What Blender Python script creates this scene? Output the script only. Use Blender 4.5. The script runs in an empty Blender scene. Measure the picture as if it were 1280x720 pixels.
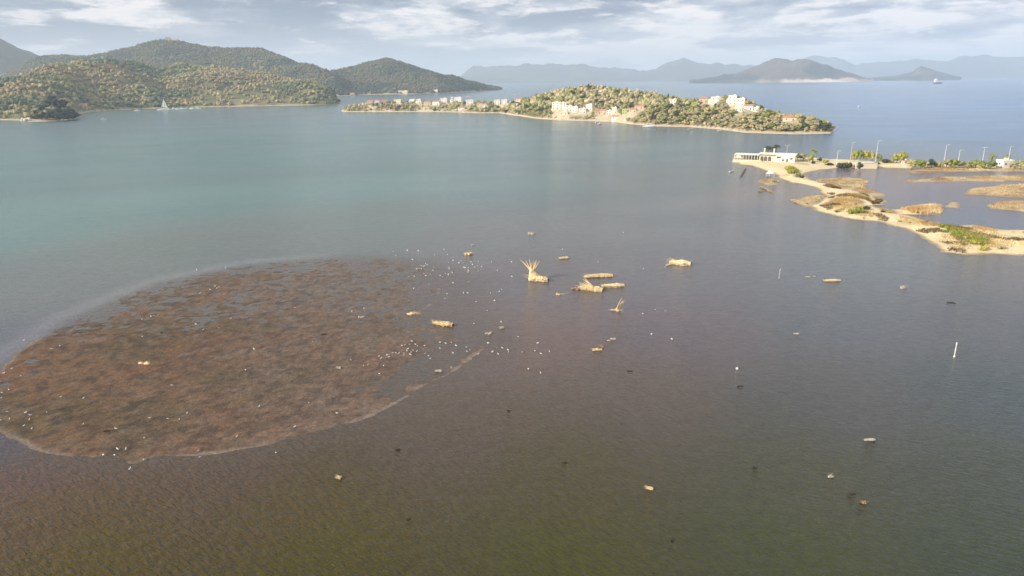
import bpy, math, random
import numpy as np
from mathutils import Vector, Matrix, noise as mnoise
rad = math.radians
random.seed(7); rng = np.random.default_rng(7)
S = bpy.context.scene
COL = S.collection

# ------------------------------------------------------------------ camera
CAM_H = 50.0; FPX = 865.0; PITCH = math.atan(260/865.0); ROLL = rad(0.63)
cd = bpy.data.cameras.new('camera'); cam = bpy.data.objects.new('camera', cd); COL.objects.link(cam)
cd.sensor_width = 36; cd.lens = 36*FPX/1280; cd.clip_start = 0.5; cd.clip_end = 120000
Rm = Matrix.Rotation(rad(90)-PITCH, 3, 'X') @ Matrix.Rotation(-ROLL, 3, 'Z')
cam.matrix_world = Matrix.Translation((0, 0, CAM_H)) @ Rm.to_4x4()
S.camera = cam
RMN = np.array(Rm)

# ------------------------------------------------------------------ world, sun, exposure
SUN_DIR = Vector((-0.86, -0.42, 0.42)).normalized()      # towards the sun
SUN_EL = math.asin(SUN_DIR.z); SUN_AZ = math.atan2(SUN_DIR.x, SUN_DIR.y)
W = bpy.data.worlds.new('World'); S.world = W; W.use_nodes = True
S.view_settings.view_transform = 'Standard'; S.view_settings.look = 'None'
S.view_settings.exposure = 0.42; S.view_settings.gamma = 1.0; S.view_settings.use_curve_mapping = False
sl = bpy.data.lights.new('sun', 'SUN'); sl.energy = 5.0; sl.angle = rad(0.55); sl.color = (1.0, 0.89, 0.71)
so = bpy.data.objects.new('sun', sl); COL.objects.link(so)
so.rotation_euler = (-SUN_DIR).to_track_quat('-Z', 'Y').to_euler(); so.location = (0, 0, 300)


class NT:
    """small node-tree helper"""
    def __init__(s, nt): s.nt = nt; nt.nodes.clear()
    def n(s, t, **k):
        nd = s.nt.nodes.new(t)
        for a, v in k.items():
            if a.startswith('i_'): nd.inputs[int(a[2:])].default_value = v
            else: setattr(nd, a, v)
        return nd
    def l(s, a, b): s.nt.links.new(a, b)
    def noise(s, vec, scale, detail=4, rough=.55, dist=0.0):
        nd = s.n('ShaderNodeTexNoise'); nd.inputs['Scale'].default_value = scale
        nd.inputs['Detail'].default_value = detail; nd.inputs['Roughness'].default_value = rough
        nd.inputs['Distortion'].default_value = dist
        if vec is not None: s.l(vec, nd.inputs['Vector'])
        return nd.outputs['Fac']
    def ramp(s, fac, stops, mode='LINEAR'):
        nd = s.n('ShaderNodeValToRGB'); cr = nd.color_ramp; cr.interpolation = mode
        while len(cr.elements) < len(stops): cr.elements.new(0.5)
        for e, (p, c) in zip(cr.elements, stops):
            e.position = p; e.color = (c, c, c, 1) if isinstance(c, (int, float)) else (*c, 1)
        s.l(fac, nd.inputs[0]); return nd.outputs[0]
    def mix(s, fac, a, b, blend='MIX'):
        nd = s.n('ShaderNodeMix', data_type='RGBA', blend_type=blend)
        for sock, v in ((nd.inputs[0], fac), (nd.inputs[6], a), (nd.inputs[7], b)):
            if isinstance(v, (int, float)): sock.default_value = v
            elif isinstance(v, tuple): sock.default_value = (*v, 1)
            else: s.l(v, sock)
        return nd.outputs[2]
    def math(s, op, a, b=0.0, clamp=False):
        nd = s.n('ShaderNodeMath', operation=op, use_clamp=clamp)
        for sock, v in ((nd.inputs[0], a), (nd.inputs[1], b)):
            if isinstance(v, (int, float)): sock.default_value = v
            else: s.l(v, sock)
        return nd.outputs[0]
    def mapping(s, vec, scale=(1, 1, 1), rot=(0, 0, 0), loc=(0, 0, 0)):
        nd = s.n('ShaderNodeMapping'); nd.inputs['Scale'].default_value = scale
        nd.inputs['Rotation'].default_value = rot; nd.inputs['Location'].default_value = loc
        s.l(vec, nd.inputs['Vector']); return nd.outputs[0]


# sky: Nishita with a broken layer of grey-blue cloud lying on a plane overhead
w = NT(W.node_tree)
sky = w.n('ShaderNodeTexSky', sky_type='NISHITA'); sky.sun_disc = False
sky.sun_elevation = SUN_EL; sky.sun_rotation = SUN_AZ; sky.altitude = 50; sky.air_density = 1.0; sky.dust_density = 2.0; sky.ozone_density = 2.0
bg1 = w.n('ShaderNodeBackground'); bg1.inputs[1].default_value = 0.12
w.l(sky.outputs[0], bg1.inputs[0])
tc = w.n('ShaderNodeTexCoord'); sep = w.n('ShaderNodeSeparateXYZ'); w.l(tc.outputs['Generated'], sep.inputs[0])
az_ = w.math('ABSOLUTE', sep.outputs[2])
zz = w.math('DIVIDE', w.math('MULTIPLY', sep.outputs[2], 15.0), w.math('ADD', az_, 0.30))
def dirvec(sx, sy, sz, loc):
    cv = w.n('ShaderNodeCombineXYZ'); w.l(sep.outputs[0], cv.inputs[0]); w.l(sep.outputs[1], cv.inputs[1]); w.l(zz, cv.inputs[2])
    return w.mapping(cv.outputs[0], (sx, sy, sz), loc=loc)
n1 = w.noise(dirvec(5.2, 5.2, .85, (3.1, 1.7, .3)), 1.0, 7, .60, .25)
n2 = w.noise(dirvec(2.2, 2.2, .42, (5.2, 2.2, .9)), 1.0, 3, .5, .1)
n3 = w.noise(dirvec(15, 15, 2.3, (1.4, 9.3, 2.0)), 1.0, 6, .62, .3)
dens = w.math('ADD', w.math('MULTIPLY', n1, 0.68), w.math('MULTIPLY', n2, 0.32))
dens = w.math('SUBTRACT', dens, w.math('MULTIPLY', sep.outputs[0], 0.07))      # thinner cover towards the right
cloudmask = w.ramp(dens, [(0.36, 0.75), (0.46, 0.97), (0.54, 1.0)], 'EASE')
shade = w.ramp(w.math('ADD', dens, w.math('MULTIPLY', w.math('SUBTRACT', n3, 0.5), 0.16)), [(0.40, (0.62, 0.63, 0.66)), (0.46, (0.47, 0.495, 0.54)), (0.50, (0.35, 0.385, 0.45)), (0.57, (0.18, 0.22, 0.30))])
lit = w.ramp(w.math('ADD', w.math('MULTIPLY', n3, 0.8), w.math('MULTIPLY', w.math('SUBTRACT', 0.55, dens), 1.2)), [(0.41, 0.0), (0.58, 0.8)], 'EASE')
ccol = w.mix(lit, shade, (0.92, 0.85, 0.81))
# the layer thins to pale haze towards the horizon
lowf = w.ramp(az_, [(0.0, 1.0), (0.035, 0.40), (0.09, 0.0)], 'EASE')
ccol = w.mix(w.math('MULTIPLY', lowf, 0.8), ccol, (0.66, 0.665, 0.69))
bg2 = w.n('ShaderNodeBackground'); bg2.inputs[1].default_value = 1.0; w.l(ccol, bg2.inputs[0])
ms = w.n('ShaderNodeMixShader'); w.l(cloudmask, ms.inputs[0]); w.l(bg1.outputs[0], ms.inputs[1]); w.l(bg2.outputs[0], ms.inputs[2])
wo = w.n('ShaderNodeOutputWorld'); w.l(ms.outputs[0], wo.inputs[0])

# ------------------------------------------------------------------ photo geometry helpers (where things stand)
def ray(px, py):
    d = RMN @ np.array([(px-640)/FPX, -(py-360)/FPX, -1.0]); return d
def at(px, py, z=0.0):
    d = ray(px, py); t = (z-CAM_H)/d[2]; return np.array([d[0]*t, d[1]*t, z])
def mpp(px, py, z=0.0):           # metres per photo pixel there
    p = at(px, py, z); f = RMN @ np.array([0, 0, -1.0]); return float(np.dot(p-np.array([0, 0, CAM_H]), f))/FPX
def azr(px, py):
    p = at(px, py); return math.atan2(p[0], p[1]), math.hypot(p[0], p[1])
def azt(px, py):
    d = ray(px, py); return math.atan2(d[0], d[1]), d[2]/math.hypot(d[0], d[1])
def smooth(t): t = np.clip(t, 0, 1); return t*t*(3-2*t)

def vnoise(x, y, seed=0):
    """vectorised value noise, 0..1"""
    x = np.asarray(x, float); y = np.asarray(y, float)
    xi = np.floor(x).astype(np.int64); yi = np.floor(y).astype(np.int64); xf = x-xi; yf = y-yi
    u = xf*xf*(3-2*xf); v = yf*yf*(3-2*yf)
    def h(a, b):
        n = (a*374761393 + b*668265263 + seed*982451653) & 0xffffffff
        n = ((n ^ (n >> 13))*1274126177) & 0xffffffff
        return ((n ^ (n >> 16)) & 0xffff)/65535.0
    return (h(xi, yi)*(1-u)+h(xi+1, yi)*u)*(1-v) + (h(xi, yi+1)*(1-u)+h(xi+1, yi+1)*u)*v
def fbm(x, y, o=4, seed=0, gain=.5):
    s = 0; a = 1; t = 0
    for i in range(o):
        s = s + a*vnoise(np.asarray(x)*2**i+17.3*i, np.asarray(y)*2**i-9.1*i, seed+i); t += a; a *= gain
    return s/t

# ------------------------------------------------------------------ mesh helpers
def link(o, parent=None):
    COL.objects.link(o)
    if parent is not None: o.parent = parent
    return o
def mesh_np(name, V, F, mat=None, parent=None, smooth_=False, col=None, colname='tint'):
    """V (n,3); F (m,3) or (m,4) array, or list of index lists"""
    V = np.asarray(V, np.float32); me = bpy.data.meshes.new(name)
    if isinstance(F, np.ndarray):
        m, k = F.shape
        me.vertices.add(len(V)); me.vertices.foreach_set('co', V.ravel())
        me.loops.add(m*k); me.loops.foreach_set('vertex_index', F.astype(np.int32).ravel())
        me.polygons.add(m); me.polygons.foreach_set('loop_start', np.arange(m, dtype=np.int32)*k)
        try: me.polygons.foreach_set('loop_total', np.full(m, k, np.int32))
        except Exception: pass
        me.update(calc_edges=True)
    else:
        me.from_pydata([tuple(map(float, v)) for v in V], [], F); me.update()
    if smooth_: me.polygons.foreach_set('use_smooth', np.ones(len(me.polygons), bool))
    if col is not None:
        a = me.color_attributes.new(colname, 'FLOAT_COLOR', 'POINT')
        c = np.ones((len(V), 4), np.float32); c[:, :3] = col; a.data.foreach_set('color', c.ravel())
    if mat: me.materials.append(mat)
    o = bpy.data.objects.new(name, me); return link(o, parent)
def grid_faces(nr, nc, wrap=False):
    i = np.arange(nr-1)[:, None]; j = np.arange(nc if wrap else nc-1)[None, :]
    a = i*nc+j; b = i*nc+(j+1) % nc
    return np.stack([a, b, b+nc, a+nc], -1).reshape(-1, 4)

class MB:
    def __init__(s): s.v = []; s.f = []
    def add(s, vs, fs):
        b = len(s.v); s.v += [tuple(map(float, v)) for v in vs]; s.f += [tuple(b+i for i in f) for f in fs]; return s
    def box(s, c, d, rz=0.0):
        cx, cy, cz = c; x, y, z = d[0]/2, d[1]/2, d[2]/2; ca, sa = math.cos(rz), math.sin(rz)
        vs = [(cx+a*ca-b*sa, cy+a*sa+b*ca, cz+e) for a, b, e in
              ((-x,-y,-z),(x,-y,-z),(x,y,-z),(-x,y,-z),(-x,-y,z),(x,-y,z),(x,y,z),(-x,y,z))]
        return s.add(vs, [(0,3,2,1),(4,5,6,7),(0,1,5,4),(1,2,6,5),(2,3,7,6),(3,0,4,7)])
    def tube(s, pts, rs, n=8, jit=0.0, cap=True, rd=random):
        P = [Vector(p) for p in pts]; rings = []
        for i, p in enumerate(P):
            t = (P[min(i+1, len(P)-1)]-P[max(i-1, 0)]).normalized()
            a = t.cross(Vector((0, 0, 1)) if abs(t.z) < .9 else Vector((1, 0, 0))).normalized(); b = t.cross(a)
            rings.append([p+(a*math.cos(2*math.pi*k/n)+b*math.sin(2*math.pi*k/n))*rs[i]*(1+rd.uniform(-jit, jit)) for k in range(n)])
        vs = [v for r in rings for v in r]; fs = []
        for i in range(len(P)-1):
            for k in range(n): fs.append((i*n+k, i*n+(k+1) % n, (i+1)*n+(k+1) % n, (i+1)*n+k))
        if cap: fs.append(tuple(range(n-1, -1, -1))); fs.append(tuple((len(P)-1)*n+k for k in range(n)))
        return s.add(vs, fs)
    def prism(s, c, d, h, rz=0.0, hip=0.0):       # gable (hip=0) or hipped roof, ridge along local x
        cx, cy, cz = c; x, y = d[0]/2, d[1]/2; ca, sa = math.cos(rz), math.sin(rz)
        r = x-hip
        L = [(-x,-y,0),(x,-y,0),(x,y,0),(-x,y,0),(-r,0,h),(r,0,h)]
        return s.add([(cx+a*ca-b*sa, cy+a*sa+b*ca, cz+e) for a, b, e in L], [(0,3,2,1),(0,1,5,4),(2,3,4,5),(1,2,5),(3,0,4)])
    def build(s, name, mat, parent=None, smooth_=False):
        me = bpy.data.meshes.new(name); me.from_pydata(s.v, [], s.f); me.update()
        if smooth_: me.polygons.foreach_set('use_smooth', np.ones(len(me.polygons), bool))
        me.materials.append(mat)
        return link(bpy.data.objects.new(name, me), parent)

def tag(o, label=None, cat=None, group=None, kind=None):
    if label: o['label'] = label
    if cat: o['category'] = cat
    if group: o['group'] = group
    if kind: o['kind'] = kind
    return o
def thing(name, label, cat, loc=(0, 0, 0), rz=0.0, group=None):
    o = bpy.data.objects.new(name, None); o.empty_display_size = 0.5; COL.objects.link(o)
    o.location = tuple(map(float, loc)); o.rotation_euler = (0, 0, rz); return tag(o, label, cat, group)
def dup(root, loc, rz=0.0, sc=None, label=None, group=None):
    r = root.copy(); COL.objects.link(r); r.location = tuple(map(float, loc)); r.rotation_euler = (0, 0, rz)
    if sc is not None: r.scale = sc if isinstance(sc, tuple) else (sc, sc, sc)
    if label: r['label'] = label
    if group: r['group'] = group
    for ch in list(root.children):
        c = ch.copy(); COL.objects.link(c); c.parent = r
        for g in list(ch.children):
            d = g.copy(); COL.objects.link(d); d.parent = c
    return r

# ------------------------------------------------------------------ materials
def principled(name, colfn=None, color=(.5, .5, .5), rough=.8, spec=.5, bumpfn=None, metallic=0.0, bump=0.3, bdist=0.1):
    m = bpy.data.materials.new(name); m.use_nodes = True; t = NT(m.node_tree)
    p = t.n('ShaderNodeBsdfPrincipled'); o = t.n('ShaderNodeOutputMaterial'); t.l(p.outputs[0], o.inputs[0])
    p.inputs['Roughness'].default_value = rough; p.inputs['Metallic'].default_value = metallic
    p.inputs['Specular IOR Level'].default_value = spec
    p.inputs['Base Color'].default_value = (*color, 1)
    if colfn: t.l(colfn(t), p.inputs['Base Color'])
    if bumpfn:
        b = t.n('ShaderNodeBump'); b.inputs['Strength'].default_value = bump; b.inputs['Distance'].default_value = bdist
        t.l(bumpfn(t), b.inputs['Height']); t.l(b.outputs[0], p.inputs['Normal'])
    return m
def pos(t): return t.n('ShaderNodeNewGeometry').outputs['Position']
def objc(t): return t.n('ShaderNodeTexCoord').outputs['Object']
def vary(c, amt=.25, scale=1.0, space='pos', per_obj=0.0):
    def f(t):
        v = pos(t) if space == 'pos' else objc(t)
        n = t.noise(v, scale, 5, .6)
        a = tuple(x*(1-amt) for x in c); b = tuple(min(1, x*(1+amt)) for x in c)
        o = t.mix(n, a, b)
        if per_obj:
            r = t.n('ShaderNodeObjectInfo').outputs['Random']
            o = t.mix(r, t.mix(1.0, o, (1-per_obj,)*3, 'MULTIPLY'), t.mix(1.0, o, (1+per_obj, 1+per_obj*.9, 1+per_obj*.6), 'MULTIPLY'))
        return o
    return f
def attr_col(scale, amt=.3, name='tint', scale2=None):
    def f(t):
        a = t.n('ShaderNodeAttribute'); a.attribute_name = name
        n = t.noise(pos(t), scale, 6, .65)
        g = t.ramp(n, [(.3, 1-amt), (.7, 1+amt)])
        o = t.mix(1.0, a.outputs['Color'], g, 'MULTIPLY')
        if scale2:
            g2 = t.ramp(t.noise(pos(t), scale2, 3, .6), [(.3, 1-amt*.8), (.7, 1+amt*.8)]); o = t.mix(1.0, o, g2, 'MULTIPLY')
        return o
    return f

M = {}
M['render_white'] = principled('render_white', vary((.78, .76, .72), .08, .4, 'obj'), rough=.85)
M['render_cream'] = principled('render_cream', vary((.68, .60, .46), .12, .4, 'obj'), rough=.85)
M['render_pink'] = principled('render_pink', vary((.62, .45, .36), .12, .4, 'obj'), rough=.85)
M['render_green'] = principled('render_green', vary((.55, .60, .25), .12, .4, 'obj'), rough=.85)
M['roof_tile'] = principled('roof_tile', vary((.50, .25, .16), .25, 2.0, 'obj'), rough=.8)
M['roof_grey'] = principled('roof_grey', vary((.45, .43, .40), .15, 1.0, 'obj'), rough=.85)
M['glass_dark'] = principled('glass_dark', vary((.11, .115, .12), .4, .8, 'obj'), rough=.15)
M['boat_white'] = principled('boat_white', vary((.80, .80, .78), .06, .8, 'obj'), rough=.35)
M['boat_dark'] = principled('boat_dark', vary((.07, .10, .16), .2, .8, 'obj'), rough=.4)
M['boat_red'] = principled('boat_red', vary((.40, .08, .05), .2, .8, 'obj'), rough=.5)
M['sail_cloth'] = principled('sail_cloth', vary((.78, .77, .70), .05, .8, 'obj'), rough=.8)
M['metal_grey'] = principled('metal_grey', vary((.60, .61, .60), .1, 3, 'obj'), rough=.45)
M['pole_white'] = principled('pole_white', vary((.80, .79, .74), .1, 3, 'obj'), rough=.6)
M['pole_yellow'] = principled('pole_yellow', vary((.62, .52, .30), .1, 3, 'obj'), rough=.6)
M['wood_dark'] = principled('wood_dark', vary((.10, .075, .055), .4, 3, 'obj'), rough=.85)
M['stone_pale'] = principled('stone_pale', vary((.60, .55, .43), .2, 1.2, 'obj'), rough=.9)
M['canvas'] = principled('canvas', vary((.72, .66, .58), .1, 1, 'obj'), rough=.85)
M['car_dark'] = principled('car_dark', vary((.05, .05, .06), .1, 1, 'obj'), rough=.3)
M['rubber'] = principled('rubber', vary((.02, .02, .02), .2, 1, 'obj'), rough=.8)
M['bark'] = principled('bark', vary((.14, .10, .07), .3, 3, 'obj'), rough=.9)
M['gull_white'] = principled('gull_white', vary((.82, .81, .78), .06, 6, 'obj'), rough=.7)

def leafmat(name, c, per=.25, amt=.35):
    def f(t):
        n = t.noise(objc(t), 1.6, 4, .6); a = tuple(x*(1-amt) for x in c); b = tuple(x*(1+amt) for x in c)
        o = t.mix(n, a, b); r = t.n('ShaderNodeObjectInfo').outputs['Random']
        g = t.mix(r, (1-per, 1-per*.8, 1-per), (1+per, 1+per*.85, 1+per*.4)); return t.mix(1.0, o, g, 'MULTIPLY')
    m = principled(name, f, rough=.75, spec=.25); return m
M['leaf_olive'] = leafmat('leaf_olive', (.31, .305, .155))
M['leaf_dry'] = leafmat('leaf_dry', (.385, .345, .205))
M['leaf_dark'] = leafmat('leaf_dark', (.060, .078, .050))
M['leaf_pine'] = leafmat('leaf_pine', (.028, .042, .034), per=.15)
M['leaf_yellow'] = leafmat('leaf_yellow', (.36, .34, .07))
M['leaf_green'] = leafmat('leaf_green', (.20, .24, .05))
M['leaf_straw'] = leafmat('leaf_straw', (.40, .30, .16))

# driftwood: pale fibrous straw-coloured surface
def straw(t):
    v = t.mapping(objc(t), (1.2, 9, 9)); n = t.noise(v, 1.4, 6, .7)
    c = t.ramp(n, [(.30, (.22, .14, .07)), (.44, (.66, .50, .27)), (.62, (.86, .74, .48))]); r = t.n('ShaderNodeObjectInfo').outputs['Random']
    return t.mix(1.0, c, t.mix(r, (.85, .82, .78), (1.05, 1.05, 1.05)), 'MULTIPLY')
M['straw'] = principled('straw', straw, rough=.9, bumpfn=lambda t: t.noise(t.mapping(objc(t), (1.2, 14, 14)), 2.0, 5, .7), bump=.8, bdist=.1)
M['straw_brown'] = principled('straw_brown', vary((.30, .19, .11), .35, 4, 'obj'), rough=.9)
M['driftwood_grey'] = principled('driftwood_grey', vary((.42, .38, .33), .3, 4, 'obj'), rough=.9)
M['dark_wood_and_shade'] = principled('dark_wood_and_shade', vary((.035, .025, .018), .3, 4, 'obj'), rough=.9)  # sodden dark wood; on log ends it paints the shade of the cut

# ------------------------------------------------------------------ water
def lin(c): return tuple(((x/255)/12.92 if x/255 <= .04045 else ((x/255+.055)/1.055)**2.4) for x in c)
WATER = [  # photo place, reflectance of the water body there (suspended silt, algae, bottom seen through the shallows)
 (100,700,.085,.066,.018),(400,700,.082,.072,.018),(700,700,.072,.074,.020),(1000,700,.058,.068,.026),(1250,700,.044,.060,.034),
 (60,640,.090,.062,.026),(350,630,.085,.066,.026),(700,600,.076,.068,.034),(1000,600,.062,.066,.038),(1250,600,.046,.058,.042),
 (60,590,.085,.054,.038),(300,590,.092,.064,.042),(560,540,.092,.072,.050),(800,500,.086,.074,.058),(1050,500,.064,.070,.064),(1260,500,.046,.064,.064),
 (650,430,.100,.076,.062),(850,420,.078,.072,.076),(1050,400,.062,.076,.082),(1250,400,.060,.072,.078),
 (650,350,.080,.078,.078),(850,330,.074,.080,.086),(1100,330,.060,.078,.084),(1260,345,.075,.078,.085),
 (600,290,.082,.086,.084),(800,280,.080,.088,.092),(950,270,.080,.088,.098),
 (200,310,.080,.098,.084),(60,360,.078,.090,.082),(20,440,.066,.074,.080),(0,540,.050,.052,.066),(350,300,.080,.094,.084),(450,280,.076,.100,.090),
 (50,280,.064,.122,.108),(250,250,.064,.124,.112),(450,230,.066,.118,.108),(650,230,.072,.110,.108),(850,230,.070,.092,.098),
 (50,200,.050,.112,.104),(300,190,.052,.110,.104),(550,180,.058,.110,.104),(800,190,.056,.096,.106),
 (150,155,.046,.090,.100),(450,150,.046,.090,.100),(800,168,.048,.086,.104),
 (1000,185,.040,.080,.112),(1150,160,.030,.080,.130),(1250,130,.030,.088,.150),(900,105,.030,.074,.120),(1100,105,.030,.090,.150),(640,108,.026,.066,.100),
 (1080,218,.105,.090,.100),(1150,240,.085,.080,.105),(1240,275,.070,.080,.110),(1000,242,.10,.085,.07),(950,245,.095,.085,.085)]
WP = np.array([[azr(p[0], p[1])[0], math.log(azr(p[0], p[1])[1])] for p in WATER]); WC = np.array([p[2:] for p in WATER])
def water_col(az, r):
    q = np.stack([az*1.0, np.log(r)*.75], -1); P = WP*np.array([1.0, .75])
    d2 = ((q[:, None, :]-P[None])**2).sum(-1)+.0012; wt = d2**-1.7
    return (wt@WC)/wt.sum(1, keepdims=True)
azs = np.concatenate([np.arange(-180, -50, 4.0), np.arange(-50, 50, .4), np.arange(50, 180, 4.0)])*math.pi/180
rs = np.concatenate([[4.0], np.concatenate([np.geomspace(24, 78, 30), np.linspace(80, 260, 120), np.geomspace(264, 20000, 150)])])
A, R = np.meshgrid(azs, rs); A = A.ravel(); R = R.ravel()
wz = np.zeros_like(R)
WV = np.stack([R*np.sin(A), R*np.cos(A), wz], -1)
wcol = water_col(np.clip(A, -.72, .72), np.clip(R, 50, 15000))
MUDP = [at(x_, y_)[:2] for x_, y_ in [(0,462),(90,398),(200,353),(310,331),(430,321),(530,325),(600,345),(610,385),(640,420),(620,445),(560,475),(460,522),(330,557),(200,574),(85,572),(0,545),(-60,520),(-60,490)]]
_P = np.array(MUDP); _d = np.full(len(R), 1e18); _in = np.zeros(len(R), bool)
for i_ in range(len(_P)):
    a_ = _P[i_]; b_ = _P[(i_+1) % len(_P)]; e_ = b_-a_; u_ = WV[:, 0]-a_[0]; v_ = WV[:, 1]-a_[1]
    t_ = np.clip((u_*e_[0]+v_*e_[1])/(e_@e_), 0, 1); _d = np.minimum(_d, (u_-e_[0]*t_)**2+(v_-e_[1]*t_)**2)
    _in ^= ((a_[1] > WV[:, 1]) != (b_[1] > WV[:, 1])) & (WV[:, 0] < (b_[0]-a_[0])*(WV[:, 1]-a_[1])/(b_[1]-a_[1]+1e-12)+a_[0])
_sd = np.where(_in, -np.sqrt(_d), np.sqrt(_d))
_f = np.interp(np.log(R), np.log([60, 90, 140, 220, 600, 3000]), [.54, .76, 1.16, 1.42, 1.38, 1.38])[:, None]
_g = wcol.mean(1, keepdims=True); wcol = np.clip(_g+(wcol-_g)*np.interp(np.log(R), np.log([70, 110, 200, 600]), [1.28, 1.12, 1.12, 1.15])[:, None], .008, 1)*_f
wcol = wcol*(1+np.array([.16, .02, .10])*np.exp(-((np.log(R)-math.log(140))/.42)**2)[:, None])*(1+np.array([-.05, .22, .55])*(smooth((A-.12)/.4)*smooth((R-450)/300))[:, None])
_m = smooth((9-_sd)/16)[:, None]*.8
wcol = wcol*(1-_m)+np.array([.088, .068, .052])*_m
_e = np.exp(-((_sd-3.5)/3.0)**2)*smooth((WV[:, 1]-105)/25)*smooth((-45-WV[:, 0])/25)
wcol = wcol+np.array([.055, .052, .062])*_e[:, None]
# slow drift bands of silt in the shallows
dn = (fbm(WV[:, 0]/55+fbm(WV[:, 0]/90, WV[:, 1]/90, 2, 5)*1.5, WV[:, 1]/34, 4, 11)-.5)
bd = fbm((WV[:, 0]+WV[:, 1]*1.6)/260+fbm(WV[:, 0]/300, WV[:, 1]/300, 2, 6)*2, (WV[:, 1]-WV[:, 0]*.6)/60, 4, 12)-.5
wcol = wcol*(1+bd[:, None]*.42*smooth((R-180)/150)[:, None])
wcol = wcol*(1+dn[:, None]*np.array([.35, .22, .15])*np.clip(1.2-np.log10(R/80), 0, 1)[:, None])
WV = np.vstack([WV, [[0, 0, 0]]]); wcol = np.vstack([wcol, wcol[:1]])
WF = [tuple(f) for f in grid_faces(len(rs), len(azs), True)[:, ::-1].tolist()] + [(len(WV)-1, (j+1) % len(azs), j) for j in range(len(azs))]
def water_material():
    m = bpy.data.materials.new('water'); m.use_nodes = True; t = NT(m.node_tree)
    p = t.n('ShaderNodeBsdfPrincipled'); o = t.n('ShaderNodeOutputMaterial'); t.l(p.outputs[0], o.inputs[0])
    p.inputs['IOR'].default_value = 1.33
    a = t.n('ShaderNodeAttribute'); a.attribute_name = 'tint'
    P = pos(t)
    # patches of ruffled and calmer water
    big = t.noise(t.mapping(P, (.012, .02, 1), (0, 0, .3)), 1.0, 4, .55, .5)
    mott = t.noise(t.mapping(P, (.35, .5, 1)), 1.0, 5, .6)
    c = t.mix(1.0, a.outputs['Color'], t.ramp(mott, [(.3, .90), (.7, 1.10)]), 'MULTIPLY')
    t.l(c, p.inputs['Base Color'])
    t.l(t.math('ADD', t.math('MULTIPLY', big, .12), .12), p.inputs['Roughness'])
    # wind ripples: long crests crossing the picture obliquely, in three sizes
    r1 = t.noise(t.mapping(t.mapping(P, rot=(0, 0, rad(32))), (.62, 1.75, 1)), 1.0, 2, .45, .15)
    r2 = t.noise(t.mapping(t.mapping(P, rot=(0, 0, rad(24))), (1.5, 4.2, 1)), 1.0, 1, .5)
    r3 = t.noise(t.mapping(P, (.12, .3, 1), (0, 0, rad(-15))), 1.0, 3, .5)
    sp = t.n('ShaderNodeSeparateXYZ'); t.l(P, sp.inputs[0])
    # the open water beyond the bank's lee (near the drone) is choppier than the sheltered shallows
    mr = t.n('ShaderNodeMapRange'); mr.interpolation_type = 'SMOOTHSTEP'; t.l(t.math('SUBTRACT', sp.outputs[1], t.math('MULTIPLY', sp.outputs[0], .35)), mr.inputs[0])
    for q_, v_ in ((1, 70.), (2, 150.), (3, 1.0), (4, .30)): mr.inputs[q_].default_value = v_
    rip = t.math('MULTIPLY', t.math('ADD', r1, t.math('MULTIPLY', r2, .3)), mr.outputs[0])
    h = t.math('ADD', t.math('MULTIPLY', rip, 1.35), t.math('MULTIPLY', r3, .35))
    b = t.n('ShaderNodeBump'); b.inputs['Distance'].default_value = .45; b.inputs['Strength'].default_value = .8
    t.l(h, b.inputs['Height']); t.l(b.outputs[0], p.inputs['Normal'])
    return m
M['water'] = water_material()
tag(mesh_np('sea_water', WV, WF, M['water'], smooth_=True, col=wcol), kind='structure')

# ------------------------------------------------------------------ polygon fields for low ground
def poly_sd(X, Y, poly):
    """signed distance, negative inside"""
    P = np.array(poly); n = len(P); d = np.full(X.shape, 1e18); inside = np.zeros(X.shape, bool)
    for i in range(n):
        a = P[i]; b = P[(i+1) % n]; e = b-a; wx = X-a[0]; wy = Y-a[1]
        t = np.clip((wx*e[0]+wy*e[1])/(e@e+1e-12), 0, 1); d = np.minimum(d, (wx-e[0]*t)**2+(wy-e[1]*t)**2)
        c = ((a[1] > Y) != (b[1] > Y)) & (X < (b[0]-a[0])*(Y-a[1])/(b[1]-a[1]+1e-12)+a[0]); inside ^= c
    d = np.sqrt(d); return np.where(inside, -d, d)
def pxpoly(pts): return [at(x, y)[:2] for x, y in pts]

# ------------------------------------------------------------------ mud flat
MUD = pxpoly([(-60,500),(-30,482),(0,462),(40,428),(90,398),(140,374),(200,353),(250,340),(310,331),(370,325),(430,321),(490,323),(530,334),
              (552,352),(548,375),(520,392),(560,420),(600,425),(612,436),(585,452),(550,475),(510,500),(460,522),(400,543),(330,557),
              (270,567),(200,574),(185,577),(175,583),(155,583),(140,577),(85,572),(40,562),(0,545),(-40,528)])
X, Y = np.meshgrid(np.arange(-175, 18, .5), np.arange(74, 232, .5))
sd = poly_sd(X, Y, MUD); inn = -sd
wob = (fbm(X/9, Y/9, 4, 21)-.5)*3.0; inn = inn+wob
n_a = fbm(X/5.5, Y/9, 4, 31); n_b = fbm(X/2.4, Y/2.0, 4, 41, .6); n_c = fbm(X/22, Y/22, 3, 51); n_d = fbm(X/.9, Y/1.3, 2, 43)
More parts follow.
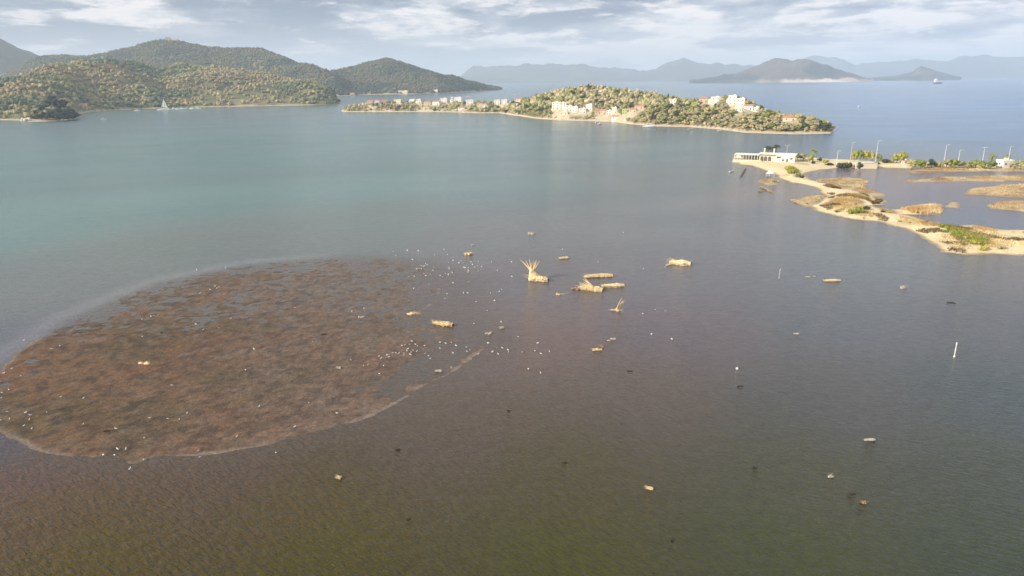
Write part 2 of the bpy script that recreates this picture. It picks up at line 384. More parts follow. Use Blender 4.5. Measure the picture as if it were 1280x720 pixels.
# right end of the bank sinks slowly below the surface
sink = smooth((X+34)/38)*smooth((Y-95)/25+.2)*.07
h = .045*smooth(inn/2.0)+.03*smooth(inn/22)-.075*smooth(-inn/2.5)-.03
wetz = smooth((Y-118)/40)*smooth((-25-X)/25+.5)                # upper part: puddled, ribbed surface
h = h+(n_a-.5)*.08*smooth(inn/4)+(n_b-.5)*(.05+.14*wetz)+(n_c-.5)*.06-sink*smooth(inn/4)*(.7+.6*n_c)-.026*wetz
rim = np.exp(-((inn-.6)/.5)**2)*np.clip(fbm(X/10, Y/10, 3, 52)*2.4-.5, .1, 1)*smooth((190-Y)/30)
rim2 = np.exp(-((inn-1.6)/2.6)**2)*smooth((X+60)/40)*np.clip(fbm(X/4, Y/4, 4, 57)*2.2-.75, 0, 1)*.6
h = h+rim*.03+rim2*.03
keep = inn > -6
col = np.zeros(X.shape+(3,))
brown = np.array([.150, .079, .032]); olive = np.array([.092, .064, .020]); rust = np.array([.175, .075, .032]); grey = np.array([.158, .108, .078]); pale = np.array([.23, .185, .145])
def mix3(a, b, t): return a*(1-t[..., None])+b*t[..., None]
col[:] = brown
col = mix3(col, olive, smooth((fbm(X/14, Y/14, 4, 61)-.45)*5)*.6); col = mix3(col, rust, smooth((fbm(X/9, Y/9, 4, 71)-.54)*6)*smooth((150-Y)/30)*.5)
greyness = np.clip(smooth((X+75)/50)*.75+smooth((Y-140)/50)*.3, 0, 1)
col = mix3(col, grey, np.clip(greyness*(.4+.9*n_a), 0, 1))
col = mix3(col, np.array([.155, .125, .100]), smooth((n_b-.52)*9)*(.30+.70*wetz)*.9)  # lighter grey patches: sheen of the wet film put into the colour
col = mix3(col, col*.50, smooth((fbm(X/1.5, Y/1.4, 4, 81, .65)-.50)*7)*(.9-.3*greyness))
col = col*(.60+.70*n_d)[..., None]
col = mix3(col, np.array([.050, .052, .058]), smooth((fbm(X/7, Y/5, 4, 83)-.58)*9)*smooth((125-Y)/20)*smooth((-80-X)/20)*.8)
col = mix3(col, pale, np.clip(rim+rim2*.5, 0, 1)*.8)
V = np.stack([X.ravel(), Y.ravel(), np.where(keep, h, -.6).ravel()], -1)
F = grid_faces(*X.shape); kf = keep.ravel(); F = F[kf[F].any(1)]
used = np.zeros(len(V), bool); used[F.ravel()] = True; remap = np.cumsum(used)-1
M['mud'] = principled('mud', attr_col(3.2, .45, scale2=1.2), rough=.5, spec=.35,
                      bumpfn=lambda t: t.noise(pos(t), 1.6, 6, .7), bump=.9, bdist=.25)
tag(mesh_np('mudflat', V[used], remap[F], M['mud'], smooth_=True, col=col.reshape(-1, 3)[used]), kind='structure')

# ------------------------------------------------------------------ sand spit, causeway and marsh
SAND = [pxpoly(p) for p in (
 [(916,195),(916,202),(925,205),(940,207),(955,212),(966,217),(974,222),(990,228),(1006,231),(1020,235),(1029,242),(1031,248),(1026,253),(1016,255),(1000,254),
  (1012,259),(1030,266),(1052,271),(1078,275),(1100,277),(1122,284),(1142,292),(1158,301),(1172,309),(1180,316),(1210,319),(1250,319),(1330,316),
  (1340,290),(1280,288),(1245,286),(1213,280),(1192,284),(1170,279),(1150,273),(1128,268),(1135,268),(1165,269),(1177,267),(1179,262),(1168,258),(1150,260),(1120,262),(1100,260),(1088,257),(1106,256),(1110,252),(1096,247),(1078,241),(1065,238),
  (1052,232),(1036,229),(1022,227),(1010,223),(1005,218),(1012,215),(1030,212),(1048,210),(1080,209),(1110,210),(1138,211),(1180,211),(1230,211),(1330,212),(1330,206.0),(1200,204.6),(1140,203.2),(1100,201.5),(1040,199.5),(1000,196.5),(950,193.5)],)]
MARSH = [pxpoly(p) for p in (
 [(1018,229),(1024,224),(1045,222),(1075,223),(1090,228),(1082,234),(1105,243),(1100,247),(1085,244),(1060,237),(1040,233)],
 [(1134,214),(1160,210),(1230,210),(1330,212),(1330,216),(1230,214),(1180,215),(1140,217)],
 [(1130,227),(1150,224),(1190,221),(1240,220),(1330,220),(1330,225.5),(1240,226.5),(1180,227),(1140,228)],
 [(1203,241),(1215,236),(1240,233),(1262,231),(1330,229.5),(1330,249),(1262,246),(1235,244),(1210,243)],
 [(1235,258),(1245,252),(1270,251),(1330,250),(1330,268),(1280,265),(1255,262),(1240,261)],
 [(1184,259),(1190,254),(1200,253),(1204,258),(1198,261)],
 [(944,238),(948,233),(958,233),(970,241),(962,244),(950,242)],
 [(948,227),(958,223),(974,226),(973,231),(958,232)],
 [(985,250),(1000,248),(1015,245),(1029,243),(1030,250),(1022,255),(1010,259),(996,255)])]
PATCH = {'brown': [pxpoly(p) for p in ([(1034,250),(1040,246),(1055,244),(1075,250),(1085,256),(1075,266),(1050,262),(1036,256)],
                                        [(1086,262),(1110,262),(1130,266),(1125,270),(1100,268)], [(1140,214),(1330,214),(1330,217),(1140,217)])],
         'green': [pxpoly(p) for p in ([(1165,286),(1185,287),(1200,292),(1225,300),(1238,309),(1230,313),(1205,309),(1192,302),(1190,295)], [(984,210),(992,212),(1002,218),(998,222),(986,218)])]}
X, Y = np.meshgrid(np.arange(118, 470, 1.0), np.arange(165, 505, 1.0))
wx = X+(fbm(X/7, Y/7, 3, 91)-.5)*4; wy = Y+(fbm(X/7, Y/7, 3, 92)-.5)*6
sdS = np.min([poly_sd(wx, wy, p) for p in SAND], 0); sdM = np.min([poly_sd(wx, wy, p) for p in MARSH], 0)
sdB = np.min([poly_sd(wx, wy, p) for p in PATCH['brown']], 0); sdG = np.min([poly_sd(wx, wy, p) for p in PATCH['green']], 0)
hs = 1.15*smooth(-sdS/9)-.5*smooth(sdS/4)+.02; hm = .40*smooth(-sdM/3)-.5*smooth(sdM/3)+.02
h = np.maximum(hs, hm)+(fbm(X/6, Y/6, 3, 93)-.5)*.25*smooth(-np.minimum(sdS, sdM)/4)
keep = np.minimum(sdS, sdM) < 4
sand = np.array([.70, .585, .365]); dry = np.array([.43, .335, .195]); brn = np.array([.26, .15, .09]); wet = np.array([.20, .14, .085]); grn = np.array([.25, .24, .07])
col = np.zeros(X.shape+(3,)); col[:] = sand
veg = fbm(X/10, Y/14, 4, 94)
col = mix3(col, dry, smooth((veg-.56)*7)*.75*smooth(-sdS/6))
col = mix3(col, dry, smooth(-sdM/1.5+.3)*.9); col = mix3(col, brn, smooth((fbm(X/5, Y/7, 3, 95)-.5)*6)*smooth(-sdM/2+.3)*.7)
col = mix3(col, brn, smooth(-sdB/3)*.85); col = mix3(col, grn, smooth(-sdG/3)*.6)
col = mix3(col, wet, smooth((.12-h)*8)*.85)
V = np.stack([X.ravel(), Y.ravel(), h.ravel()], -1); F = grid_faces(*X.shape); kf = keep.ravel(); F = F[kf[F].any(1)]
used = np.zeros(len(V), bool); used[F.ravel()] = True; remap = np.cumsum(used)-1
M['sand'] = principled('sand', attr_col(.8, .16, scale2=4.0), rough=.9, bumpfn=lambda t: t.noise(pos(t), 1.5, 5, .6), bump=.5, bdist=.2)
tag(mesh_np('spit_ground', V[used], remap[F], M['sand'], smooth_=True, col=col.reshape(-1, 3)[used]), kind='structure')
SPX, SPY, SPH = X, Y, h
def spit_z(x, y):
    j = int(round(x-118)); i = int(round(y-165))
    return float(SPH[i, j]) if 0 <= i < SPH.shape[0] and 0 <= j < SPH.shape[1] else 0.0

# dry reeds and salt scrub on the marsh: countless tufts
def tufts(name, mask, n, hgt, colr, spread, label, cat, seed, wid=.10):
    r = np.random.default_rng(seed); idx = np.flatnonzero(mask.ravel()); c = r.choice(idx, n)
    bx = SPX.ravel()[c]+r.uniform(-.5, .5, n); by = SPY.ravel()[c]+r.uniform(-.5, .5, n); bz = SPH.ravel()[c]-.05
    a = r.uniform(0, 2*math.pi, n); hh = hgt*r.uniform(.5, 1.25, n)*(.5+fbm(bx/4, by/4, 2, seed)); ln = r.normal(0, spread, (n, 2))*hh[:, None]
    w_ = wid*r.uniform(.6, 1.6, n); dx = np.cos(a)*w_; dy = np.sin(a)*w_
    V = np.stack([np.stack([bx-dx, by-dy, bz], -1), np.stack([bx+dx, by+dy, bz], -1), np.stack([bx+ln[:, 0], by+ln[:, 1], bz+hh], -1)], 1).reshape(-1, 3)
    pt = fbm(bx/9, by/12, 3, seed+40)[:, None]; cc = np.array(colr)*np.array([1, .93, .82])**np.clip((.55-pt)*14, 0, 3)*r.uniform(.55, 1.3, (n, 1))*(.45+1.1*pt)*(1+r.normal(0, .08, (n, 3)))
    return tag(mesh_np(name, V, np.arange(3*n).reshape(-1, 3), M['blades'], col=np.repeat(cc, 3, 0)), label, cat, kind='stuff')
M['blades'] = principled('blades', attr_col(3.0, .12), rough=.85, spec=.2)
tufts('dry_reeds', (sdM < -1.0) & (fbm(SPX/6, SPY/9, 3, 97) > .42), 26000, .5, (.48, .38, .23), .45, 'straw-brown dry reeds covering the low marsh islets in the lagoon', 'reeds', 5)
tufts('dark_scrub', (sdS < -2) & (Y < 330) & (fbm(SPX/5, SPY/8, 3, 98) > .63), 6500, .7, (.17, .13, .07), .4, 'dark brown salt scrub dotted along the edges of the sand spit', 'scrub', 9, .13)
tufts('beach_grass', (sdS < -5) & (((veg > .47) & (Y < 300)) | (sdB < -1)), 26000, .45, (.60, .49, .28), .35, 'sparse dry straw-coloured grass scattered over the sand spit', 'grass', 6)
tufts('green_scrub', (sdG < -.5), 7000, .9, (.27, .27, .06), .4, 'low yellow-green scrub growing along the near end of the sand spit', 'scrub', 7, .14)
rc_ = at(1166, 264); tufts('pale_reeds', ((SPX-rc_[0])**2/120+(SPY-rc_[1])**2/90 < 1) & (SPH > .05), 5200, 1.3, (.80, .68, .46), .3, 'tall pale cream reed bed at the end of the narrow tongue of land', 'reeds', 8, .12)

# ------------------------------------------------------------------ hills, island and mountains
class Land:
    def __init__(s, shore, crest, depth, back, treeh=0.0, power=1.0, beach=0.0, maxz=None):
        a = sorted(azr(*p) for p in shore); s.sa = [q[0] for q in a]; s.sr = [q[1] for q in a]
        c = sorted(azt(*p) for p in crest); s.ca = [q[0] for q in c]; s.ct = [q[1] for q in c]
        s.depth = depth; s.back = back; s.th = treeh; s.pw = power; s.beach = beach
    def z(s, az, r):
        az = np.asarray(az, float); r = np.asarray(r, float)
        rf = np.interp(az, s.sa, s.sr); tt = np.interp(az, s.ca, s.ct)
        dp = np.interp(az, *s.depth) if isinstance(s.depth, tuple) else s.depth
        bk = np.interp(az, *s.back) if isinstance(s.back, tuple) else s.back
        rc = rf+dp; zc = np.maximum(CAM_H+rc*tt-s.th, .3)
        t = (r-rf)/dp; d = r-rf
        up = np.where(d < s.beach, .055*d, 0)
        f = np.clip((d-s.beach)/np.maximum(dp-s.beach, 1), 0, 1)
        up = np.where(d >= s.beach, .055*s.beach+(zc-.055*s.beach)*(f**s.pw), up)
        dn_ = zc*(1-smooth((r-rc)/bk)*1.15)
        z = np.where(r <= rc, up, dn_)
        z = np.where(r < rf, -(rf-r)*.05, z)
        edge = smooth((az-s.sa[0])/.01)*smooth((s.sa[-1]-az)/.01)
        return np.where(z > 0, z*edge, z)-.3*(1-edge)
AZ = lambda *xs: [azt(x, 100)[0] for x in xs]
front = Land([(-260,160),(-100,155),(0,150),(26,150.5),(60,148),(98,142.5),(110,140),(140,138.2),(175,136.2),(230,134.2),(300,133.0),(360,132),(405,131),(428,130)],
             [(-260,60),(-100,95),(0,97),(15,92),(35,86),(60,81),(100,77),(140,73),(165,75),(200,84),(225,77),(245,79),(275,84),(320,90),(350,95),(385,100),(410,107),(428,125)],
             (AZ(-260, 0, 200, 350, 428), [520, 480, 620, 420, 60]), 700, 6, .85, 6)
back = Land([(-260,122),(0,122),(200,121),(320,119),(420,120),(445,119.6)],
            [(-260,40),(-120,70),(0,92),(20,82),(40,72),(56,69.5),(78,69),(100,71.5),(125,69),(155,62.5),(180,55),(200,52),(235,53),(262,58),(300,58),(318,59),(345,66),(370,75.5),(395,83),(415,92),(445,116)],
            (AZ(0, 200, 445), [700, 750, 300]), 1200, 7, .75, 0)
hump = Land([(340,119),(400,119.5),(470,118.2),(500,117.8),(548,117),(575,115.5),(600,114),(618,113),(634,112.6)],
            [(340,110),(400,93),(425,88.5),(445,83),(460,77.5),(485,74.5),(505,77.5),(530,85.5),(550,91),(565,94),(580,98.5),(592,100),(605,104.5),(620,108),(634,112)],
            (AZ(340, 485, 634), [550, 650, 150]), 900, 7, .8, 4)
spur = Land([(26,151.3),(32,152.3),(60,152),(80,150.3),(96,148.5),(101,146)], [(26,150),(32,147),(50,145),(75,141),(95,142),(101,145)], 55, 60, 4, .8, 2)
def hills_z(az, r):
    def nz(s, sc): return fbm(r*np.sin(az)/sc, r*np.cos(az)/sc, 4, s)-.5
    z1 = front.z(az, r); z2 = back.z(az, r); z3 = hump.z(az, r); z4 = spur.z(az, r)
    b = np.maximum(np.maximum(z1, z2), np.maximum(z3, z4)); a = np.clip(b/40, 0, 1)
    rf_ = np.interp(az, front.sa, front.sr); dpf = np.interp(az, *front.depth); tq = np.clip((r-rf_)/dpf, 0, 1); isf = (z1 >= b-1e-6)
    rgh = nz(3, 190)*34+nz(4, 60)*12+isf*np.sin(math.pi*tq)*nz(6, 150)*75
    return b+rgh*a*np.clip(1-np.abs(b-np.maximum(z1*0, z1))*0, 0, 1)
azH = np.linspace(math.atan2(at(-250, 130)[0], at(-250, 130)[1]), azt(637, 100)[0], 380)
rH = np.geomspace(930, 5600, 240); A, R = np.meshgrid(azH, rH); Zh = hills_z(A, R); X = R*np.sin(A); Y = R*np.cos(A)
g1 = np.array([.22, .19, .11]); g2 = np.array([.14, .145, .08]); g3 = np.array([.19, .135, .09]); beachc = np.array([.50, .42, .31])
col = np.zeros(X.shape+(3,)); col[:] = g1; col = mix3(col, g2, smooth((fbm(X/120, Y/120, 3, 7)-.45)*5)); col = mix3(col, g3, smooth((fbm(X/160, Y/160, 3, 8)-.58)*8))
col = mix3(col, beachc, smooth((1.6-Zh)*1.2)*smooth((fbm(X/60, Y/60, 2, 9)-.3)*6))
V = np.stack([X.ravel(), Y.ravel(), Zh.ravel()], -1); F = grid_faces(*X.shape)[:, ::-1]; kf = Zh.ravel() > -1.5; F = F[kf[F].any(1)]
used = np.zeros(len(V), bool); used[F.ravel()] = True; remap = np.cumsum(used)-1
M['hill_soil'] = principled('hill_soil', attr_col(.08, .3, scale2=.3), rough=.95, spec=.2)
tag(mesh_np('hills', V[used], remap[F], M['hill_soil'], smooth_=True, col=col.reshape(-1, 3)[used]), kind='structure')

# island
isl = Land([(424,139.6),(436,140),(470,140),(520,140),(560,140.2),(596,141.5),(625,141.5),(640,144),(670,148.3),(700,150.5),(740,151.5),(765,152.5),(790,155.5),(820,158),(860,158.8),(900,162),(930,165.8),(960,167),(990,167.8),(1015,167.5),(1038,166.8),(1046,164.5)],
           [(424,139),(436,134.5),(460,131),(500,130),(560,129),(600,129),(640,129),(660,126),(690,118.5),(710,113),(735,111),(770,113.5),(800,119),(830,124.5),(850,127.5),(880,127),(905,126),(922,127),(936,133),(950,139),(975,148),(1000,149.5),(1020,155),(1038,161),(1046,164)],
           (AZ(424, 500, 640, 700, 850, 950, 1046), [40, 70, 90, 150, 110, 80, 18]), (AZ(424, 640, 740, 1046), [60, 130, 200, 50]), 0, .72, 11)
azI = np.linspace(azr(423, 140)[0], azr(1047, 164)[0], 420); rI = np.arange(500, 1560, 5.0)
def isl_z(az, r): 
    z = isl.z(az, r); return z+(fbm(r*np.sin(az)/35, r*np.cos(az)/35, 3, 15)-.5)*5*np.clip((z-1.5)/8, 0, 1)
A, R = np.meshgrid(azI, rI); Zi = isl_z(A, R); X = R*np.sin(A); Y = R*np.cos(A)
col = np.zeros(X.shape+(3,)); col[:] = np.array([.215, .175, .095]); col = mix3(col, np.array([.13, .125, .06]), smooth((fbm(X/25, Y/25, 3, 16)-.45)*5))
col = mix3(col, np.array([.60, .50, .37]), smooth((1.5-Zi)*1.5)); col = mix3(col, np.array([.60, .50, .37]), smooth((fbm(X/30, Y/30, 3, 18)-.5)*8)*smooth((-70-X)/60)*.9)
V = np.stack([X.ravel(), Y.ravel(), Zi.ravel()], -1); F = grid_faces(*X.shape)[:, ::-1]; kf = Zi.ravel() > -1; F = F[kf[F].any(1)]
used = np.zeros(len(V), bool); used[F.ravel()] = True; remap = np.cumsum(used)-1
ISLXY = V[used][:, :2]; ISLC = col.reshape(-1, 3)[used]
M['island_soil'] = principled('island_soil', attr_col(.15, .22, scale2=.6), rough=.95, spec=.2)
tag(mesh_np('island', V[used], remap[F], M['island_soil'], smooth_=True, col=col.reshape(-1, 3)[used]), kind='structure')
def hit(px, py, fn, r0=450, r1=4000):
    d = ray(px, py); hd = math.hypot(d[0], d[1]); az = math.atan2(d[0], d[1]); tt = d[2]/hd
    r = np.arange(r0, r1, 1.0); g = fn(np.full_like(r, az), r); ok = np.flatnonzero((g >= CAM_H+r*tt) & (g > .1))
    if len(ok) == 0: return None
    R_ = r[ok[0]]; return np.array([R_*math.sin(az), R_*math.cos(az), float(g[ok[0]])])

def far_land(name, base, crest, dist, depth, c1, c2, seed, rough_amp, n=220, coast=None):
    a = sorted(azt(*p) for p in crest); az = np.linspace(a[0][0], a[-1][0], n); t = np.interp(az, [q[0] for q in a], [q[1] for q in a])
    u = np.linspace(-1, 1, 46)[:, None]
    rr = dist+u*depth; zc = np.maximum(CAM_H+dist*t+(fbm(az*90, az*0+seed, 4, seed+2)-.5)*dist*.0045*np.clip(t*200+.2, 0, 1), 0)[None, :]
    X = rr*np.sin(az)[None]; Y = rr*np.cos(az)[None]
    nn = fbm(X/(depth*.35), Y/(depth*.35), 5, seed)-.5
    prof = np.clip(1-np.abs(u)**1.15, 0, 1)
    Z = zc*prof*(1+nn*rough_amp*(1-prof*.75))-2+nn*zc*.10*prof
    col = np.zeros(X.shape+(3,)); col[:] = c1; col = mix3(col, np.array(c2), smooth((fbm(X/(depth*.3), Y/(depth*.3), 4, seed+5)-.45)*5))
    if coast is not None:
        k = smooth((coast[0]*(.35+1.3*fbm(az[None, :]*coast[2]+u*0, u*3+az[None, :]*0, 3, seed+9))-Z)/coast[0]*2.5)*np.interp(az, coast[3], coast[4])[None, :]; col = mix3(col, np.array(coast[1]), k)
    V = np.stack([X.ravel(), Y.ravel(), Z.ravel()], -1)
    return tag(mesh_np(name, V, grid_faces(*X.shape)[:, ::-1], M['mountain'], smooth_=True, col=col.reshape(-1, 3)), kind='structure')
M['mountain'] = principled('mountain', attr_col(.004, .25, scale2=.02), rough=.95, spec=.1)
dk = (.050, .062, .050); br = (.13, .105, .080)
far_land('far_mountain', 0, [(-60,40),(-20,42),(0,49),(20,57),(50,68),(80,76),(130,84),(200,95),(260,106)], 6200, 900, dk, (.09, .085, .055), 3, .5)
far_land('distant_island', 0, [(862,99.5),(880,97.5),(895,94.5),(905,92),(925,90),(940,85),(955,78),(968,72),(975,71.5),(992,74),(1005,72.5),(1015,75),(1030,80),(1050,86),(1068,93),(1082,97),(1092,98)], 7800, 700, dk, br, 4, .9, coast=(34, (.62, .52, .46), 160, AZ(880, 940, 952, 972, 982, 1060, 1080), [0, .15, .5, .1, 1, 1, .5]))
far_land('distant_islet', 0, [(1084,97),(1105,95),(1125,93),(1140,90),(1148,84),(1152,82),(1160,84),(1172,89),(1190,94),(1202,96)], 9500, 500, dk, br, 5, .5)
far_land('distant_mountains', 0, [(520,110),(555,104),(575,95),(592,83.5),(625,82.5),(655,79.5),(675,80),(700,79),(730,80),(760,86),(775,84.5),(800,88),(820,84),(842,75),(855,70.5),(870,77),(890,78.5),(930,79.5),(960,84),(1000,92),(1040,98)], 14500, 1500, dk, (.09, .09, .06), 6, .4)
far_land('distant_mountains', 0, [(900,98),(960,88),(1000,74),(1015,68.5),(1030,69),(1045,72),(1070,80),(1095,77.5),(1120,74.5),(1150,74),(1170,76),(1185,77),(1200,71),(1230,68),(1260,69.5),(1300,68),(1380,74)], 18000, 1400, dk, (.09, .09, .06), 7, .4)

# ------------------------------------------------------------------ far woods on the hills: one mass
ICO_V = []; ICO_F = []
def ico():
    t = (1+5**.5)/2
    v = np.array([(-1,t,0),(1,t,0),(-1,-t,0),(1,-t,0),(0,-1,t),(0,1,t),(0,-1,-t),(0,1,-t),(t,0,-1),(t,0,1),(-t,0,-1),(-t,0,1)], float); v /= np.linalg.norm(v[0])
    f = np.array([(0,11,5),(0,5,1),(0,1,7),(0,7,10),(0,10,11),(1,5,9),(5,11,4),(11,10,2),(10,7,6),(7,1,8),(3,9,4),(3,4,2),(3,2,6),(3,6,8),(3,8,9),(4,9,5),(2,4,11),(6,2,10),(8,6,7),(9,8,1)])
    return v, f
IV, IF = ico()
def forest(name, az, r, z, hgt, cols, label, seed):
    g = np.random.default_rng(seed); n = len(az); x = r*np.sin(az); y = r*np.cos(az)
    sx = hgt*g.uniform(.42, .70, n); sz = hgt*g.uniform(.45, .62, n)
    V = IV[None]*np.stack([sx, sx, sz], -1)[:, None, :]*g.uniform(.65, 1.3, (n, 12, 1)); V = V+g.normal(0, .07, (n, 12, 3))*hgt[:, None, None]
    a = g.uniform(0, 6.28, n); ca, sa = np.cos(a)[:, None], np.sin(a)[:, None]
    vx = V[..., 0]*ca-V[..., 1]*sa; vy = V[..., 0]*sa+V[..., 1]*ca; V = np.stack([vx+x[:, None], vy+y[:, None], V[..., 2]+(z+hgt*.45)[:, None]], -1)
    F = (IF[None]+(np.arange(n)*12)[:, None, None]).reshape(-1, 3)
    # loose leaf clumps round each crown
    k = 9; d = g.normal(0, 1, (n, k, 3)); d /= np.linalg.norm(d, axis=-1, keepdims=True); d[..., 2] = np.abs(d[..., 2])*.9-.15
    c = np.stack([x, y, z+hgt*.5], -1)[:, None]+d*np.stack([sx, sx, sz], -1)[:, None]*1.05
    L = (c[:, :, None]+g.normal(0, .17, (n, k, 3, 3))*hgt[:, None, None, None]).reshape(-1, 3); b = len(F) and n*12
    F2 = np.arange(n*k*3).reshape(-1, 3)+n*12
    cc = np.vstack([np.repeat(cols, 12, 0)*g.uniform(.85, 1.15, (n*12, 1)), np.repeat(np.repeat(cols, k, 0)*g.uniform(.8, 1.25, (n*k, 1)), 3, 0)])
    return tag(mesh_np(name, np.vstack([V.reshape(-1, 3), L]), np.vstack([F, F2]), M['forest_leaf'], col=cc), label, 'woodland', kind='stuff')
M['forest_leaf'] = principled('forest_leaf', attr_col(.5, .15), rough=.85, spec=.15)
def scatter(n, a0, a1, r0, r1, g):
    az = g.uniform(a0, a1, n); r = np.sqrt(g.uniform(r0**2, r1**2, n)); return az, r
g = np.random.default_rng(12)
az, r = scatter(78000, azH[0], azH[-1], 940, 4400, g); z = hills_z(az, r)
z1 = front.z(az, r); z2 = back.z(az, r); z3 = hump.z(az, r)
layer = np.argmax([z1, z2, z3], 0)
rf = np.interp(az, front.sa, front.sr)
lim = np.select([layer == 0, layer == 1], [rf+np.interp(az, *front.depth)+60, np.interp(az, back.sa, back.sr)+np.interp(az, *back.depth)+60], np.interp(az, hump.sa, hump.sr)+np.interp(az, *hump.depth)+60)
x = r*np.sin(az); y = r*np.cos(az)
gap = fbm(x/90, y/90, 3, 33)
ok = (z > 2.0) & (r < lim) & ~((spur.z(az, r) > np.maximum(z1, z2)-.5) & (spur.z(az, r) > 1)) & ((gap < .60) | (g.uniform(0, 1, len(az)) < .35) | (layer > 0))
az, r, z, layer, x, y = az[ok], r[ok], z[ok], layer[ok], x[ok], y[ok]
mixn = fbm(x/130, y/130, 3, 44)+g.normal(0, .055, len(az)); low = np.clip(1-z/30, 0, 1)
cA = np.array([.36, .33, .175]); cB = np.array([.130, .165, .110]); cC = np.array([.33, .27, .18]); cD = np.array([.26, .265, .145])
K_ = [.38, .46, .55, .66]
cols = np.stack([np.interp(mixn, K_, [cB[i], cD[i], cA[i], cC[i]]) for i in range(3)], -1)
cols = np.where((layer == 0)[:, None], cols, cols*.36+np.array([.018, .026, .024]))  # back layers darkened and blued: cloud shade and haze put into the colour
cols = cols*g.uniform(.85, 1.15, (len(az), 1))
hg = np.where(layer == 0, g.uniform(4, 8.5, len(az)), g.uniform(6, 11, len(az)))
forest('hill_forest', az, r, z-.5, hg, cols, 'mixed olive-green, rusty and shade-darkened woodland covering the hills at left', 13)
print('forest trees', len(az))

# ------------------------------------------------------------------ single trees
def crown_mesh(kind, seed):
    g = np.random.default_rng(seed); rd = random.Random(seed)
    if kind == 'cone': cl = [((g.normal(0, .25), g.normal(0, .25), z), (1.25*(1-z/8.6)+.35, 1.25*(1-z/8.6)+.35, .9)) for z in np.linspace(1.0, 7.4, 9)]
    elif kind == 'low': cl = [((g.uniform(-2, 2), g.uniform(-1.3, 1.3), g.uniform(.5, 1.3)), (g.uniform(.8, 1.3), g.uniform(.8, 1.2), g.uniform(.6, .95))) for _ in range(10)]
    elif kind == 'umbrella': cl = [((math.cos(a)*g.uniform(.8, 2.6), math.sin(a)*g.uniform(.8, 2.6), g.uniform(4.4, 5.3)), (g.uniform(1., 1.5),)*2+(g.uniform(.6, .9),)) for a in np.linspace(0, 6, 10)]
    else: cl = [((math.cos(a)*rr, math.sin(a)*rr, zz_), (g.uniform(1.0, 1.6), g.uniform(1.0, 1.6), g.uniform(.8, 1.3))) for a, rr, zz_ in [(g.uniform(0, 6.28), g.uniform(.3, 1.9), g.uniform(1.9, 4.6)) for _ in range(11)]]
    V = []; F = []; b = 0
    for c, s in cl:
        v = IV*np.array(s)*.82*g.uniform(.75, 1.2, (12, 1))+np.array(c); V.append(v); F.append(IF+b); b += 12
        m = 44; d = g.normal(0, 1, (m, 3)); d /= np.linalg.norm(d, axis=1, keepdims=True)
        ctr = np.array(c)+d*np.array(s)*g.uniform(.75, 1.12, (m, 1)); L = ctr[:, None]+g.normal(0, .17, (m, 3, 3)); V.append(L.reshape(-1, 3)); F.append(np.arange(3*m).reshape(-1, 3)+b); b += 3*m
    return np.vstack(V), np.vstack(F)
def trunk_mb(kind, seed):
    rd = random.Random(seed); m = MB(); h_ = {'cone': 6.5, 'low': .9, 'umbrella': 4.6}.get(kind, 3.2); r0 = {'low': .12}.get(kind, .22)
    pts = [(rd.uniform(-.1, .1)*i, rd.uniform(-.1, .1)*i, -.4+(h_+.4)*i/4) for i in range(5)]; m.tube(pts, [r0*(1-.16*i) for i in range(5)], 6, .1)
    for k in range(5):
        a = 6.28*k/5+rd.uniform(-.4, .4); s = pts[2 if kind != 'low' else 1]; e = (s[0]+math.cos(a)*1.3, s[1]+math.sin(a)*1.3, s[2]+h_*.35)
        m.tube([s, ((s[0]+e[0])/2, (s[1]+e[1])/2, (s[2]+e[2])/2+.25), e], [r0*.5, r0*.35, r0*.15], 5)
    return m
PROTO = {}
def tree_proto(kind, leaf, seed):
    key = (kind, leaf, seed)
    if key not in PROTO:
        V, F = crown_mesh(kind, seed); mc = bpy.data.objects.get('x')
        me = mesh_np('crown', V, F, M[leaf]); c = me.data; COL.objects.unlink(me); bpy.data.objects.remove(me)
        t = trunk_mb(kind, seed).build('trunk', M['bark']); td = t.data; COL.objects.unlink(t); bpy.data.objects.remove(t)
        PROTO[key] = (c, td)
    return PROTO[key]
def tree(kind, leaf, seed, loc, hgt, label, cat='tree', group=None, name=None, wide=1.0, rz=None):
    base = {'cone': 8.2, 'low': 2.1, 'umbrella': 6.0}.get(kind, 5.6); s = hgt/base
    o = thing(name or ('shrub' if kind == 'low' else 'tree'), label, cat, loc, random.uniform(0, 6.28) if rz is None else rz, group); o.scale = (s*wide, s*wide, s)
    c, t = tree_proto(kind, leaf, seed)
    link(bpy.data.objects.new('trunk', t), o); link(bpy.data.objects.new('crown', c), o)
    return o

